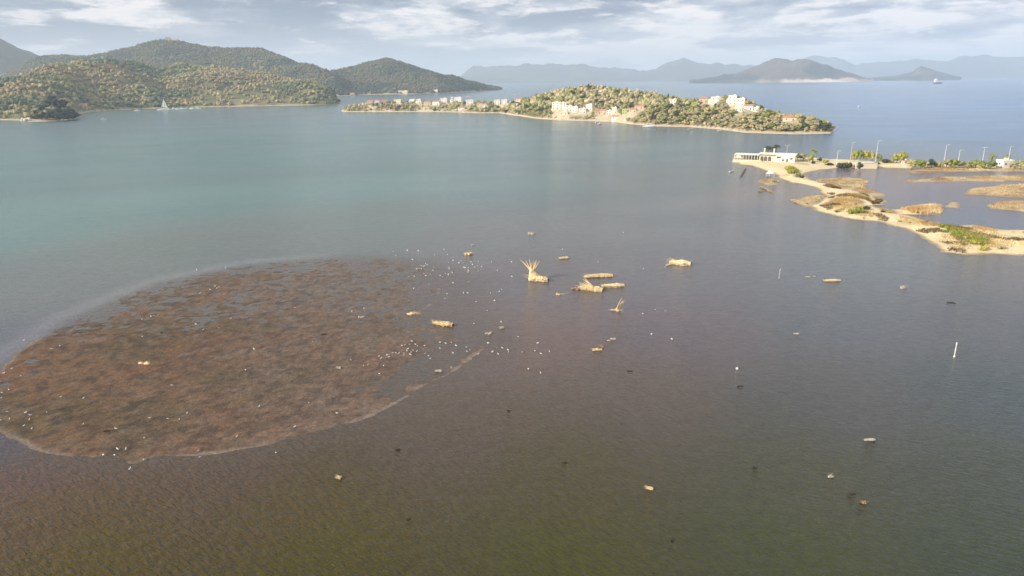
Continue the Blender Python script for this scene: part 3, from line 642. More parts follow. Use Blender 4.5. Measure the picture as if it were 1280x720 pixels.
# ------------------------------------------------------------------ houses
WIN = {}
def window_data(w_, h_):
    k = (round(w_, 1), round(h_, 1))
    if k not in WIN:
        m = MB().box((0, 0, 0), (w_, .10, h_)); o = m.build('window', M['glass_dark']); WIN[k] = o.data; COL.objects.unlink(o); bpy.data.objects.remove(o)
    return WIN[k]
HOUSE_SPOTS = []
def house(px, py, wpx, hpx, roof, wall, label, fn=isl_z, storeys=None, rz=None, group='houses on the island', depth=.85, name='house', spot=None):
    p = hit(px, py, fn) if spot is None else np.array(spot, float)
    if p is None: p = at(px, py); 
    k = mpp(px, py, p[2]); w_ = wpx*k; h_ = hpx*k; d_ = w_*depth
    if roof == 'flat': rh = 0
    else: rh = min(h_*.34, w_*.22); h_ -= rh
    az_ = math.atan2(p[0], p[1]); rz = (-az_*.8+random.uniform(-.35, .15)) if rz is None else rz
    c = p+np.array([math.sin(az_), math.cos(az_), 0])*d_*.5; HOUSE_SPOTS.append((c[0], c[1], max(w_, d_)*.62))
    g0 = 2.0+d_*.25
    o = thing(name, label, 'house' if name == 'house' else 'building', (c[0], c[1], p[2]), rz, group)
    b = MB().box((0, 0, (h_-g0)/2), (w_, d_, h_+g0))
    ns = storeys or max(1, int(round(h_/3.1)))
    if w_ > 9 and roof == 'flat': b.box((w_*.22, -d_/2-w_*.06, h_*.25-g0/2), (w_*.52, w_*.12, h_*.5+g0))
    b.build('wall', M[wall], o)
    if roof == 'flat':
        r_ = MB()
        for sx, sy, dx, dy in ((0, -1, w_+.3, .25), (0, 1, w_+.3, .25), (-1, 0, .25, d_-.2), (1, 0, .25, d_-.2)):
            r_.box((sx*(w_/2+.02), sy*(d_/2+.02), h_+.2), (dx, dy, .5))
        r_.box((0, 0, h_+.06), (w_-.2, d_-.2, .12)); r = r_.build('roof', M[wall], o)
        MB().box((w_*.2, d_*.15, h_+.7), (w_*.25, d_*.25, 1.2)).build('stair_hood', M[wall], o)
        if group == 'houses on the island':
            sd_ = random.choice((-1, 1)); wh_ = h_*random.uniform(.45, .7)
            MB().box((sd_*(w_*.5+w_*.14), d_*.05, (wh_-g0)/2), (w_*.28, d_*.7, wh_+g0)).build('wing', M[wall], o)
            MB().box((0, -d_*.5-1.6, (.9-g0)/2), (w_*1.2, .3, .9+g0)).build('garden_wall', M['render_cream'], o)
    else:
        r = MB().prism((0, 0, h_+.03), (w_+.8, d_+.8), rh, 0, d_*.4 if roof == 'hip' else 0).build('roof', M['roof_tile' if roof != 'grey' else 'roof_grey'], o)
        MB().box((w_*.22, d_*.12, rh*.75), (.6, .6, 1.4)).build('chimney', M[wall], r).location = (0, 0, h_)
    fh = h_/ns; nw = max(2, int(w_/4.6))
    for s_ in range(ns):
        zc_ = fh*(s_+.55)
        for i in range(nw):
            xx = (i+.5)/nw*w_-w_/2
            yy = -d_/2-.03
            if roof == 'flat' and w_ > 9 and s_ < ns/2 and -w_*.05 < xx: yy -= w_*.12
            if s_ == 0 and i == nw//2:
                q = MB().box((0, 0, 0), (1.1, .12, min(2.1, fh*.75))).build('door', M['wood_dark'], o); q.location = (xx, yy, min(2.1, fh*.75)/2+.02); continue
            q = link(bpy.data.objects.new('window', window_data(.95, min(1.1, fh*.38))), o); q.location = (xx, yy, zc_)
        q = link(bpy.data.objects.new('window', window_data(.95, min(1.1, fh*.38))), o); q.location = (-w_/2-.03, 0, zc_); q.rotation_euler = (0, 0, math.pi/2)
    return o
H = [
 (463,129.5,7,4,'gable','render_pink','small pinkish tiled house, westernmost on the island tail above dark bushes'),
 (472,128.5,6,3.5,'gable','render_cream','low cream tiled house behind the bushes of the island tail, second from the west'),
 (481,128.5,7,3.5,'gable','render_pink','low salmon-walled tiled house third from the west end of the island'),
 (498,129.5,9,4.5,'flat','render_cream','wide cream flat-roofed house standing above olive bushes near the island tail'),
 (516,129,6.5,4.5,'flat','render_white','white cube-like house beside a dark tree, left of a matching pair'),
 (523.5,129,5,4.5,'flat','render_white','white cube-like house beside a dark tree, right of a matching pair'),
 (534,131,8,4.5,'gable','render_cream','low cream tiled house next to the bare sandy slope'),
 (546,131,9,5,'gable','render_white','broad white house with a low tiled roof above the pale slope'),
 (555,129.5,8,6,'flat','render_white','two-storey white house just left of the narrow white tower'),
 (565,129,3,7,'flat','render_white','narrow white tower-like house, slimmest on the island'),
 (573,128.5,9,6.5,'flat','render_white','large white two-storey block just right of the narrow white tower'),
 (587,130.5,9,5,'flat','render_white','white flat-roofed house between dark trees right of the large block'),
 (577,137.5,8,4,'gable','render_white','low white house with tiled roof close to the beach of the island tail'),
 (600,133.5,6,4.5,'gable','render_cream','cream gabled house on the sandy stretch near the isthmus, left one'),
 (606,134,5,4.5,'gable','render_white','white gabled house on the sandy stretch near the isthmus, right one'),
 (621.5,131.5,7,6,'flat','render_white','bright white cube house at the isthmus, left of two neighbours'),
 (630.5,131,7,6,'flat','render_white','bright white cube house at the isthmus, right of two neighbours'),
 (649,127.5,7,5,'gable','render_white','white gabled house alone at the foot of the main island hill'),
 (665.5,127,5,4,'gable','render_cream','small cream house half hidden in scrub on the western hill slope'),
 (698,118.5,6,4,'gable','render_cream','small cream house high on the western shoulder of the island hill'),
 (751,115,8,3.6,'hip','render_white','small white house with hipped roof on the very top of the island hill'),
 (694.5,136.5,9,8,'flat','render_white','tall white villa at the upper left end of the white village terrace'),
 (703,137.5,9,8.5,'flat','render_white','white villa second from the left in the white village terrace'),
 (711,139.5,8,7,'flat','render_white','white villa third from the left in the white village terrace'),
 (719,140.5,7,6.5,'flat','render_white','white villa left of the dark doorway gap in the village terrace'),
 (728,142,8,6,'flat','render_white','white villa just right of the dark gap in the village terrace'),
 (737,138.5,8,7,'flat','render_white','tall white villa at the right end of the white village terrace'),
 (705,144,11,3,'flat','render_cream','long low cream building below the white village terrace'),
 (747,143,8,6,'gable','render_pink','pink house with a broad terracotta roof beside the white terrace'),
 (754.5,143,7,6,'gable','render_pink','salmon-pink tiled house next to the jetty-side white houses'),
 (761,144,6,5.5,'flat','render_white','small white house just right of the salmon-pink tiled house'),
 (768,142,6,7,'flat','render_white','tall white house above the landing place on the island shore'),
 (770,149,10,4.5,'gable','render_white','low white house with tiled roof at the water edge by the moored boats'),
 (780.5,143,6,6,'flat','render_green','lime-green painted house among bushes on the island shore'),
 (790.5,141,9,6,'hip','render_cream','cream house with terracotta roof right of the lime-green house'),
 (800,136.5,12,5,'gable','render_pink','long house with a salmon tiled roof on the middle slope of the island'),
 (841,131,8,6,'flat','render_white','white house on the saddle between the two island hills'),
 (880,128,11,6.5,'hip','render_pink','pale pink house with red roof, westernmost on the eastern hilltop'),
 (894,129.5,11,7.5,'flat','render_white','broad white villa between two trees on the eastern hilltop'),
 (915.5,131.5,10,11,'flat','render_white','tallest white villa of the cluster on the eastern hilltop'),
 (926,133,10,9,'flat','render_white','white villa in the middle of the eastern hilltop cluster'),
 (936,137.5,11,6.5,'gable','render_white','white villa with red tiled roof on the eastern hilltop cluster'),
 (944,139.5,9,5,'flat','render_white','lowest white villa at the right end of the eastern hilltop cluster'),
 (923,139.5,9,4,'flat','render_white','white terrace building below the eastern hilltop villas'),
 (986,151.5,16,6.5,'hip','render_cream','cream bungalow with wide red roof among trees near the eastern cape'),
]
for hh in H: house(*hh)
# trodden pale ground and lanes round the houses
io = bpy.data.objects['island']; dm = np.full(len(ISLXY), 99.)
for a_, b_, c_ in HOUSE_SPOTS: dm = np.minimum(dm, np.hypot(ISLXY[:, 0]-a_, ISLXY[:, 1]-b_)-c_)
wt_ = (smooth((14-dm+(fbm(ISLXY[:, 0]/9, ISLXY[:, 1]/9, 3, 19)-.5)*16)/6)*.85)[:, None]
cc_ = np.ones((len(ISLXY), 4), np.float32); cc_[:, :3] = ISLC*(1-wt_)+np.array([.52, .45, .33])*wt_; io.data.color_attributes['tint'].data.foreach_set('color', cc_.ravel())
# houses and structures on the far hills
def hz(a, r): return hills_z(a, r)
for q in [(211,53.5,7,4,'flat','render_cream','pale ruined fortress walls on the summit of the left hill'),
          (221,54,4,3.5,'flat','render_pink','square reddish tower on the summit of the left hill')]:
    dd = azt(q[0], q[1]); rr = np.interp(dd[0], back.sa, back.sr)+np.interp(dd[0], *back.depth); zc = float(hills_z(np.array([dd[0]]), np.array([rr]))[0])
    house(*q, spot=(rr*math.sin(dd[0]), rr*math.cos(dd[0]), zc+3), group='buildings on the hilltop', name='hilltop_building')
for q in [(17.5,134.5,5,4,'gable','render_cream','small pale cottage at the far left foot of the wooded hill'),
          (62,138.5,3.5,4,'flat','render_white','tiny bright white house behind the dark headland trees'),
          (53,119,4,3.5,'gable','render_white','tiny white house high in the woods above the headland'),
          (105,134,8,4.5,'gable','render_pink','low pinkish beach house behind the left sandy cove'),
          (232,131.5,5,3.5,'gable','render_pink','reddish-roofed quay house behind the moored yachts'),
          (440,119.2,7,3,'gable','render_cream','pale house on the far bay shore beyond the island tail'),
          (505,117,12,3.5,'flat','render_cream','long pale building on the distant beach under the far hill'),
          (545,115.5,5,3,'flat','render_white','small white building at the end of the distant beach')]:
    house(*q, fn=hz, group='houses along the mainland shore')

# ------------------------------------------------------------------ island vegetation
placed = 0
def clear(x, y, k=1.0): return all((x-a)**2+(y-b)**2 > (c*k)**2 for a, b, c in HOUSE_SPOTS)
def front_clear(x, y):      # keep the house fronts open towards the bay
    for a, b, c in HOUSE_SPOTS:
        n_ = math.hypot(a, b); ux, uy = a/n_, b/n_; dx, dy = x-a, y-b; al = dx*ux+dy*uy; la = abs(-dx*uy+dy*ux)
        if -26 < al < 3 and la < c*.95: return False
    return True
g = np.random.default_rng(77); cand = []
ZN = [(500,'at the bushy end of the island tail'),(560,'by the low cream houses of the island tail'),(640,'among the white blocks at the isthmus of the island'),(690,'on the scrubby slope west of the white village terrace'),
      (745,'on the hill directly above the white village terrace'),(790,'on the hill above the pink and lime-green houses'),(830,'on the slope below the long salmon-roofed house'),(865,'on the slope below the white saddle house'),
      (900,'on the slope under the pale pink hilltop house'),(950,'on the slope under the white hilltop villas'),(1000,'around the red-roofed bungalow'),(2000,'on the eastern cape of the island')]
zone = lambda px_: [b for a, b in ZN if px_ < a][0]
ZL = {'tail': 'on the low western tail of the island', 'west': 'on the western slope of the main island hill', 'middle': 'on the middle saddle slope of the island', 'east': 'below the villas on the eastern end of the island'}
LL = {'leaf_olive': 'olive-green tree', 'leaf_dry': 'dry khaki tree', 'leaf_dark': 'dark green tree', 'leaf_green': 'fresh green tree'}
n_try = 0
ia0, ia1 = azI[3], azI[-4]
P2 = []
while len(P2) < 1250 and n_try < 60000:
    n_try += 1; a = g.uniform(ia0, ia1); rf_ = np.interp(a, isl.sa, isl.sr); dp_ = np.interp(a, *isl.depth)
    r_ = rf_+g.uniform(11, dp_+35); x_, y_ = r_*math.sin(a), r_*math.cos(a); z_ = float(isl_z(np.array([a]), np.array([r_]))[0])
    if z_ < .9 or not clear(x_, y_, 1.0) or not front_clear(x_, y_): continue
    if any((x_-q[0])**2+(y_-q[1])**2 < (3.6*2)**2*.35 for q in P2): continue
    P2.append((x_, y_, z_, r_, a))
def px_of(x, y, z):
    v = RMN.T@np.array([x, y, z-CAM_H]); return 640+FPX*v[0]/-v[2], 360-FPX*v[1]/-v[2]
P2 = [q for q in P2 if not (px_of(*q[:3])[0] < 640 and g.uniform() < .45)]
P2.sort(key=lambda q: q[3]-np.interp(q[4], isl.sa, isl.sr) + q[3]*.25)
rest = []
for i, (x_, y_, z_, r_, a) in enumerate(P2):
    px_, py_ = px_of(x_, y_, z_); zn = zone(px_); u = g.uniform()
    pn = fbm(np.array([x_/40]), np.array([y_/40]), 2, 99)[0]
    leaf = 'leaf_dark' if u < .09 else ('leaf_dry' if pn > .52 else 'leaf_olive') if u < .93 else 'leaf_green'
    h_ = g.uniform(4.0, 7.2)*(.8 if px_ < 640 else 1.0)
    if i < 285:
        tree('round', leaf, int(g.integers(3)), (x_, y_, z_-.2), h_, LL[leaf]+(', front row, ' if r_-np.interp(a, isl.sa, isl.sr) < 38 else ', upper row, ')+zn, group='trees on the island', wide=g.uniform(1.0, 1.5))
    else: rest.append((a, r_, z_, h_, leaf))
CL = {'leaf_dark': (.06, .078, .05), 'leaf_dry': (.385, .345, .205), 'leaf_olive': (.31, .305, .155), 'leaf_green': (.20, .24, .06)}
if rest:
    # further crowns and understorey behind the foremost trees
    ex = []
    for q in rest: ex.append(q)
    for _ in range(2600):
        a = g.uniform(ia0, ia1); rf_ = np.interp(a, isl.sa, isl.sr); dp_ = np.interp(a, *isl.depth); r_ = rf_+g.uniform(12, dp_+25); x_, y_ = r_*math.sin(a), r_*math.cos(a)
        if not clear(x_, y_, .9) or not front_clear(x_, y_): continue
        if px_of(x_, y_, 3)[0] < 640 and g.uniform() < .6: continue
        z_ = float(isl_z(np.array([a]), np.array([r_]))[0])
        if z_ < .9: continue
        pn = fbm(np.array([x_/40]), np.array([y_/40]), 2, 99)[0]
        ex.append((a, r_, z_, g.uniform(1.2, 3.2), 'leaf_dry' if pn > .5 else 'leaf_olive'))
    A_ = np.array([[q[0], q[1], q[2], q[3]] for q in ex]); C_ = np.array([CL[q[4]] for q in ex])*g.uniform(.75, 1.35, (len(ex), 1))
    forest('island_scrub', A_[:, 0], A_[:, 1], A_[:, 2]-.3, A_[:, 3], C_, 'dense olive and khaki scrub covering the island slopes between the trees', 14)
for px_, py_, h_, k_, lf, lb in [
  (714,113.5,6,'round','leaf_dry','brownish tree left of the dark pair on the island summit'),(727,112,5.5,'round','leaf_dark','small dark tree in the gap on the island summit'),
  (735.5,112.5,8,'round','leaf_dark','tallest dark tree on the island summit, left of the hipped white house'),(804,121.5,6.5,'cone','leaf_dark','dark pointed tree at the right edge of the main island hilltop'),
  (818,125,5.5,'round','leaf_dark','dark round tree on the saddle just right of the pointed one'),(835,126,9,'cone','leaf_dark','thin dark cypress on the saddle left of the white saddle house'),
  (841,126,6.5,'round','leaf_dark','dark bushy tree directly behind the white saddle house'),(868,127,6,'cone','leaf_dark','dark pointed tree left of the pale pink hilltop house'),
  (905.5,127.5,8,'round','leaf_olive','tall olive tree between the villas on the eastern hilltop'),(952,141,7.5,'round','leaf_dark','dark rounded tree on the slope right of the lowest hilltop villa'),
  (958,146,6.5,'round','leaf_dark','lower dark tree stepping down the slope right of the villas'),(530,129.5,6.5,'round','leaf_dark','dark tree right of the matching pair of white cube houses'),
  (509,128.5,5.5,'round','leaf_dark','dark tree left of the matching pair of white cube houses'),(581,131,6,'round','leaf_dark','dark tree between the large white block and the next house'),
  (594,131.5,5.5,'cone','leaf_dark','dark pointed tree right of the flat-roofed white house on the tail'),(640,131.5,6,'round','leaf_dark','dark tree just right of the isthmus cube houses'),
  (772,138,6,'round','leaf_dark','dark tree directly behind the tall white house at the landing'),(1029,158,5.5,'round','leaf_green','green tree standing alone near the eastern cape of the island'),
  (1009,160,5,'round','leaf_dry','reddish-brown tree beside the cape, right of the red-roofed bungalow')]:
    p = hit(px_, py_, isl_z)
    if p is None: dd = azt(px_, py_); rr = np.interp(dd[0], isl.sa, isl.sr)+np.interp(dd[0], *isl.depth); p = np.array([rr*math.sin(dd[0]), rr*math.cos(dd[0]), float(isl_z(np.array([dd[0]]), np.array([rr]))[0])])
    tree(k_, lf, 1, p-np.array([0, 0, .2]), h_, lb)
# headland trees at the far left
for i, (px_, py_, h_) in enumerate([(37,150.5,4),(43,151,6),(48,150,7),(52,151,8),(57,149.5,9),(60,151.2,8),(64,148.5,11),(67,151,8),(70,147,12),(73,150.5,9),(76,147.5,13),(79,149.8,10),(82,147,12),(85,149.3,11),(88,147.5,11),(91,149,10),(94,147.8,10),(97,147.5,7),(72,144,12),(78,144,12),(86,145,11),(63,145,10),(58,151,6),(66,150,9),(74,151,8),(80,151,8),(86,150.5,8),(92,150,8),(90,145,12),(68,143.5,11),(82,143,12),(54,147,9),(48,148,8)]):
    p = at(px_, py_); a_ = math.atan2(p[0], p[1]); z_ = float(hills_z(np.array([a_]), np.array([math.hypot(p[0], p[1])]))[0])
    tree('round', 'leaf_pine', i % 3, (p[0], p[1], max(z_, .2)-.2), h_*1.1, 'dark evergreen tree in the dense grove on the headland at far left', group='dark trees on the headland', wide=1.35)
# pale rock at the tip of the headland
def rock(px_, py_, w_, h_, label, mat='stone_pale', seed=0, cat='rock', name='rock'):
    g_ = np.random.default_rng(seed); k = mpp(px_, py_); p = at(px_, py_)
    V = []; F = []
    for j in range(7):
        c = np.array([g_.uniform(-.4, .4)*w_*k, g_.uniform(-.25, .25)*w_*k, g_.uniform(0, .25)*h_*k]); V.append(IV*np.array([w_*k*.28, w_*k*.22, h_*k*.55])*g_.uniform(.7, 1.3, (12, 1))+c); F.append(IF+12*j)
    o = mesh_np(name, np.vstack(V), np.vstack(F), M[mat]); o.location = p; return tag(o, label, cat)
rock(33, 151.3, 11, 5.5, 'pale cream rock outcrop at the tip of the dark wooded headland', seed=4)

# ------------------------------------------------------------------ boats
def hull_mb(L, B, D, n=12, transom=.75, sheer=.25):
    m = MB(); st = []
    for i in range(n+1):
        t = i/n; x = -L/2+L*t; b = B/2*(transom+(1-transom)*math.sin(min(t/.45, 1)*math.pi/2)) if t < .45 else B/2*math.cos(((t-.45)/.55)*math.pi/2)**.8
        b = max(b, .02); dz = D*(.75+sheer*t*t); kz = -D*.35*(1-t**4)
        st.append([(x, -b, dz), (x, -b*.93, dz*.4), (x, -b*.55, kz*.6), (x, 0, kz), (x, b*.55, kz*.6), (x, b*.93, dz*.4), (x, b, dz)])
    vs = [v for s_ in st for v in s_]; fs = []
    for i in range(n):
        for k in range(6): fs.append((i*7+k, i*7+k+1, (i+1)*7+k+1, (i+1)*7+k))
        fs.append((i*7+6, i*7, (i+1)*7, (i+1)*7+6))
    fs.append(tuple(range(7))); m.add(vs, fs); return m
def boat(px_, py_, L, kind, label, rz=0.0, group=None, hullmat='boat_white', loc=None):
    p = at(px_, py_) if loc is None else loc; L *= 1.2; B = L*.3; D = L*.135
    o = thing('sailboat' if kind in ('mast', 'sail') else 'boat', label, 'sailboat' if kind in ('mast', 'sail') else 'boat', p, rz, group)
    hull_mb(L, B, D).build('hull', M[hullmat], o, True)
    if kind == 'row': MB().box((0, 0, D*.85), (L*.08, B*.8, .06)).box((-L*.25, 0, D*.85), (L*.08, B*.8, .06)).build('thwart', M['wood_dark'], o); return o
    c = MB().box((-L*.02, 0, D*1.15), (L*.34, B*.58, D*.9)).build('cabin', M['boat_white'], o)
    MB().box((-L*.02, 0, D*1.25), (L*.345, B*.6, D*.28)).build('window', M['glass_dark'], c)
    if kind in ('mast', 'sail'):
        H_ = L*1.25; MB().tube([(L*.08, 0, D*.8), (L*.08, 0, D+H_)], [.09, .06], 6).build('mast', M['metal_grey'], o)
        MB().tube([(L*.08, 0, D*2.2), (-L*.36, 0, D*2.3)], [.07, .07], 6).build('boom', M['metal_grey'], o)
        if kind == 'sail':
            V = []; n = 8
            for i in range(n+1):
                t = i/n; w_ = (1-t)*L*.42
                for j in range(5): s_ = j/4; V.append((L*.08-.1-w_*s_, math.sin(s_*math.pi)*.35*(1-t)+.02, D*2.4+t*(H_-D*1.6)))
            mesh_np('sail', V, grid_faces(n+1, 5), M['sail_cloth'], o)
            mesh_np('jib', [(L*.1, 0, D+H_*.9), (L*.46, 0, D*1.2), (L*.12, .2, D*1.6)], [[0, 1, 2]], M['sail_cloth'], o)
    else:
        MB().box((-L*.05, 0, D*2.2), (L*.26, B*.62, .1)).build('canopy', M['canvas'], o)
        for sx in (-1, 1):
            for sy in (-1, 1): MB().tube([(-L*.05+sx*L*.12, sy*B*.28, D*.8), (-L*.05+sx*L*.12, sy*B*.28, D*2.2)], [.05, .05], 5).build('post', M['metal_grey'], o)
    return o
G_ = 'yachts moored at the hill jetty'
boat(205.5,136.8,13,'sail','sailboat with raised white sail at the left jetty',.25)
for px_, py_, L, kd, rz, lb in [(200,137.2,9,'motor',0.1,'low white motorboat left of the yacht with the raised sail'),(210.5,136.7,10,'motor',.2,'white motorboat just right of the yacht with the raised sail'),
    (217.5,136.3,12,'mast',1.3,'tall bare-masted yacht left of the big white motor cruiser'),(222.5,136.2,10,'mast',1.4,'shorter bare-masted yacht nearest the big white motor cruiser'),
    (227.5,136.2,14,'motor',.3,'large white motor cruiser, biggest boat at the jetty'),(233.5,135.9,10,'mast',1.2,'bare-masted yacht just right of the big white motor cruiser'),
    (240,135.6,11,'motor',.1,'white motorboat second from the right end of the jetty row'),(247,135.4,11,'motor',.05,'white motorboat at the right end of the jetty row'),
    (171.5,137.8,8,'motor',.2,'small pale boat lying off the dark trees left of the jetty')]:
    boat(px_, py_+.7, L*1.15, kd, lb, rz, G_)
boat(129.7,149.3,7,'motor','small white boat anchored alone off the left cove',.4)
boat(745.2,153.3,4.2,'motor','small white dinghy left of the slightly larger boat off the landing',.9)
boat(750.2,155.2,5.2,'motor','white boat right of the small dinghy off the island landing',.5)
boat(811.5,158.9,12,'motor','long white motorboat moored along the island shore',-.05)
boat(862.3,161.5,4,'row','tiny white rowing boat under the green slope of the island',.3)
boat(899.5,163.6,4,'row','tiny pale rowing boat off the eastern beach of the island',.2)
boat(585.5,121.2,11,'motor','white boat in the far channel beyond the island tail',.2)
boat(643.3,118.8,11,'motor','white boat off the far cape behind the island',.2)
boat(1074,133.8,6.5,'motor','lone white motorboat out on the blue bay at right',.7)
boat(914.5,214.6,3.4,'row','small pale boat floating off the pier end of the spit',.6)
# cargo ship
p = at(1173, 99.4); p = p/np.linalg.norm(p[:2])*5200; p[2] = 0
o = thing('ship', 'white and dark cargo ship on the horizon at right', 'ship', p, 0.15)
hull_mb(62, 13, 11).build('hull', M['boat_dark'], o, True)
MB().box((-17, 0, 17), (17, 11, 18)).box((-15, 0, 28), (12, 9, 4)).build('superstructure', M['boat_white'], o)
MB().box((10, 0, 11), (34, 10, 3)).build('deck', M['boat_white'], o)
MB().tube([(-21, 0, 29), (-21, 0, 35)], [1.8, 1.5], 10).build('funnel', M['boat_red'], o)
MB().tube([(22, 0, 11), (22, 0, 23)], [.5, .3], 6).build('mast', M['metal_grey'], o)

# ------------------------------------------------------------------ beach restaurant at the head of the spit
def spit_at(px_, py_):
    p = at(px_, py_, 1.0); p[2] = max(spit_z(p[0], p[1]), .1); return p
pL = at(917, 200.5, 1.0); pR = at(993, 203.5, 1.0); e = pR-pL; LEN = float(np.hypot(e[0], e[1])); rz_ = math.atan2(e[1], e[0]); k = mpp(955, 202)
B0 = thing('beach_restaurant', 'long low white beach restaurant with roofed terrace at the head of the sand spit', 'restaurant', (pL[0], pL[1], .6), rz_)
def lx(px_): return (px_-917)/(993-917)*LEN
MB().box((LEN*.23, 4, .2), (LEN*.48, 11, 1.8)).build('terrace_platform', M['stone_pale'], B0)
MB().box((lx(933), 4.3, 4.15), (lx(949)-lx(917), 8.6, .28)).build('terrace_roof', M['render_white'], B0)
for i, q in enumerate(np.linspace(918, 947, 9)):
    MB().box((lx(q), .35, 2.55), (.3, .3, 2.9)).build('column', M['render_white'], B0)
    if i % 2 == 0: MB().box((lx(q), 8.2, 2.55), (.3, .3, 2.9)).build('column', M['render_white'], B0)
MB().box((lx(932.5), .12, 1.75), (lx(947)-lx(918), .1, .1)).box((lx(932.5), .12, 1.45), (lx(947)-lx(918), .08, .08)).build('railing', M['wood_dark'], B0)
MB().box((lx(932), 8.75, 2.4), (lx(947)-lx(918), .2, 2.6)).build('back_wall', M['render_cream'], B0)
MB().box((lx(943.5), 4, 2.3), (2.2, 3, 2.4)).build('bar_counter', M['wood_dark'], B0)
MB().box((lx(959.5), 5, 1.9), (lx(970)-lx(949), 8, 4.6)).build('wall', M['render_cream'], B0)
MB().box((lx(981.5), 4.4, 2.0), (lx(993)-lx(970), 9.6, 5.4)).build('wall', M['render_white'], B0)
MB().box((lx(971), 4.6, 4.9), (lx(994.3)-lx(948), 10.4, .35)).build('roof', M['render_white'], B0)
for q in (952.5, 957, 962):
    a_ = MB(); vs = [(-.9, 0, 0), (.9, 0, 0)]+[(.9*math.cos(t), 0, 1.9+.9*math.sin(t)) for t in np.linspace(0, math.pi, 9)]
    n_ = len(vs); a_.add([(x, -.06, z) for x, y, z in vs]+[(x, .06, z) for x, y, z in vs], [tuple(range(n_)), tuple(range(2*n_-1, n_-1, -1))]+[(i, (i+1) % n_, n_+(i+1) % n_, n_+i) for i in range(n_)])
    o = a_.build('archway', M['glass_dark'], B0); o.location = (lx(q), .95, .75)
for q, wz_, ww, wh in ((973.5, 3.3, 2.2, 1.1), (979, 1.7, 1.1, 1.2), (984, 1.6, 1.0, 1.7), (989, 2.7, 1.2, 1.0)):
    fr = MB().box((0, 0, 0), (ww+.3, .12, wh+.3)).build('window', M['render_cream'], B0); fr.location = (lx(q), -.45, wz_)
    MB().box((0, -.05, 0), (ww, .1, wh)).build('pane', M['glass_dark'], fr)
for q in (953.6, 965.5):
    o = thing('chimney_post', 'cream square pillar rising above the restaurant roof, %s' % ('nearest the terrace' if q < 960 else 'nearest the white block'), 'pillar', (pL[0]+math.cos(rz_)*lx(q)-math.sin(rz_)*6, pL[1]+math.sin(rz_)*lx(q)+math.cos(rz_)*6, 5.2), rz_, 'pillars on the restaurant roof')
    MB().box((0, 0, 1.4), (.7, .7, 3.2)).build('shaft', M['render_cream'], o); MB().box((0, 0, 3.1), (.95, .95, .2)).build('cap', M['render_white'], o)

def palm(px_, py_, hgt, label, seed=0, base=None):
    p = spit_at(px_, py_) if base is None else base; rd = random.Random(seed)
    o = thing('palm_tree', label, 'palm tree', p, rd.uniform(0, 6), None)
    MB().tube([(.25*math.sin(i*.5), .1*i/6, hgt*i/6-.3) for i in range(7)], [.34-.02*i for i in range(7)], 8, .08, rd=rd).build('trunk', M['bark'], o)
    m = MB()
    for k_ in range(22):
        a = 6.283*k_/22+rd.uniform(-.1, .1); el = rd.uniform(-.2, 1.1); L = rd.uniform(2.0, 2.8); P = []
        for j in range(6):
            t = j/5; rr = L*t*math.cos(el*(1-t*.3)); z = hgt-.3+L*(math.sin(el)*t-.75*t*t); P.append(Vector((math.cos(a)*rr, math.sin(a)*rr, z)))
        sd_ = Vector((-math.sin(a), math.cos(a), 0))
        for j in range(5):
            wj = .42*math.sin(math.pi*(j+.6)/6.2); wk = .42*math.sin(math.pi*(j+1.6)/6.2)
            m.add([P[j]-sd_*wj-Vector((0, 0, wj*.5)), P[j], P[j+1], P[j+1]-sd_*wk-Vector((0, 0, wk*.5))], [(0, 1, 2, 3)])
            m.add([P[j]+sd_*wj-Vector((0, 0, wj*.5)), P[j], P[j+1], P[j+1]+sd_*wk-Vector((0, 0, wk*.5))], [(3, 2, 1, 0)])
    m.build('crown', M['leaf_dark' if seed < 5 else 'leaf_green'], o); return o
def behind(q, back_): return np.array([pL[0]+math.cos(rz_)*lx(q)-math.sin(rz_)*back_, pL[1]+math.sin(rz_)*lx(q)+math.cos(rz_)*back_, .8])
palm(0, 0, 8.2, 'leftmost dark palm rising behind the restaurant roof', 1, behind(955.5, 13)); palm(0, 0, 7.8, 'middle dark palm rising behind the restaurant roof', 2, behind(961, 13)); palm(0, 0, 9.2, 'tallest dark palm rising behind the restaurant roof', 3, behind(966.5, 13))
palm(1016, 202, 6.5, 'palm with yellow-green fronds among shrubs right of the restaurant', 7); palm(1239, 206, 5.6, 'spiky-topped palm left of the small white house on the causeway', 8); palm(1257, 206, 5.2, 'brownish palm beside the small white house on the causeway', 9)

def lamp(px_, ptop, pbase, label, mat='pole_white', arms=1, base=None):
    p = spit_at(px_, pbase) if base is None else base; h_ = (pbase-ptop)*mpp(px_, pbase)*1.02
    o = thing('street_lamp', label, 'street lamp', p, 0, 'lamp posts along the causeway')
    MB().tube([(0, 0, -.4), (0, 0, h_*.5), (0, 0, h_)], [.13, .11, .08], 8).build('pole', M[mat], o)
    for s_ in ([1] if arms == 1 else [-1, 1]):
        MB().tube([(0, 0, h_-.05), (.45*s_, 0, h_+.12), (1.1*s_, 0, h_+.15)], [.08, .07, .06], 6).build('arm', M[mat], o)
        MB().box((1.3*s_, 0, h_+.13), (.8, .34, .16)).build('lamp_head', M['metal_grey'], o)
    return o
lamp(980.3, 177, 194, 'tall mast-like lamp post behind the white block of the restaurant', 'pole_yellow', 2, behind(980, 12))
lamp(1062.3, 180, 204, 'yellowish lamp post left of the yellow-green trees', 'pole_yellow'); lamp(1094.2, 178, 203, 'tall white lamp post in front of the yellow-green trees')
lamp(1045.6, 190, 205, 'short white post left of the dark round shrubs'); lamp(1179.3, 183, 206, 'tallest white lamp post above the tamarisk row')
lamp(1197, 189, 206, 'short thin lamp post between the two taller ones over the tamarisk row'); lamp(1227, 186, 207, 'double-headed white lamp post above the tamarisk row', arms=2)
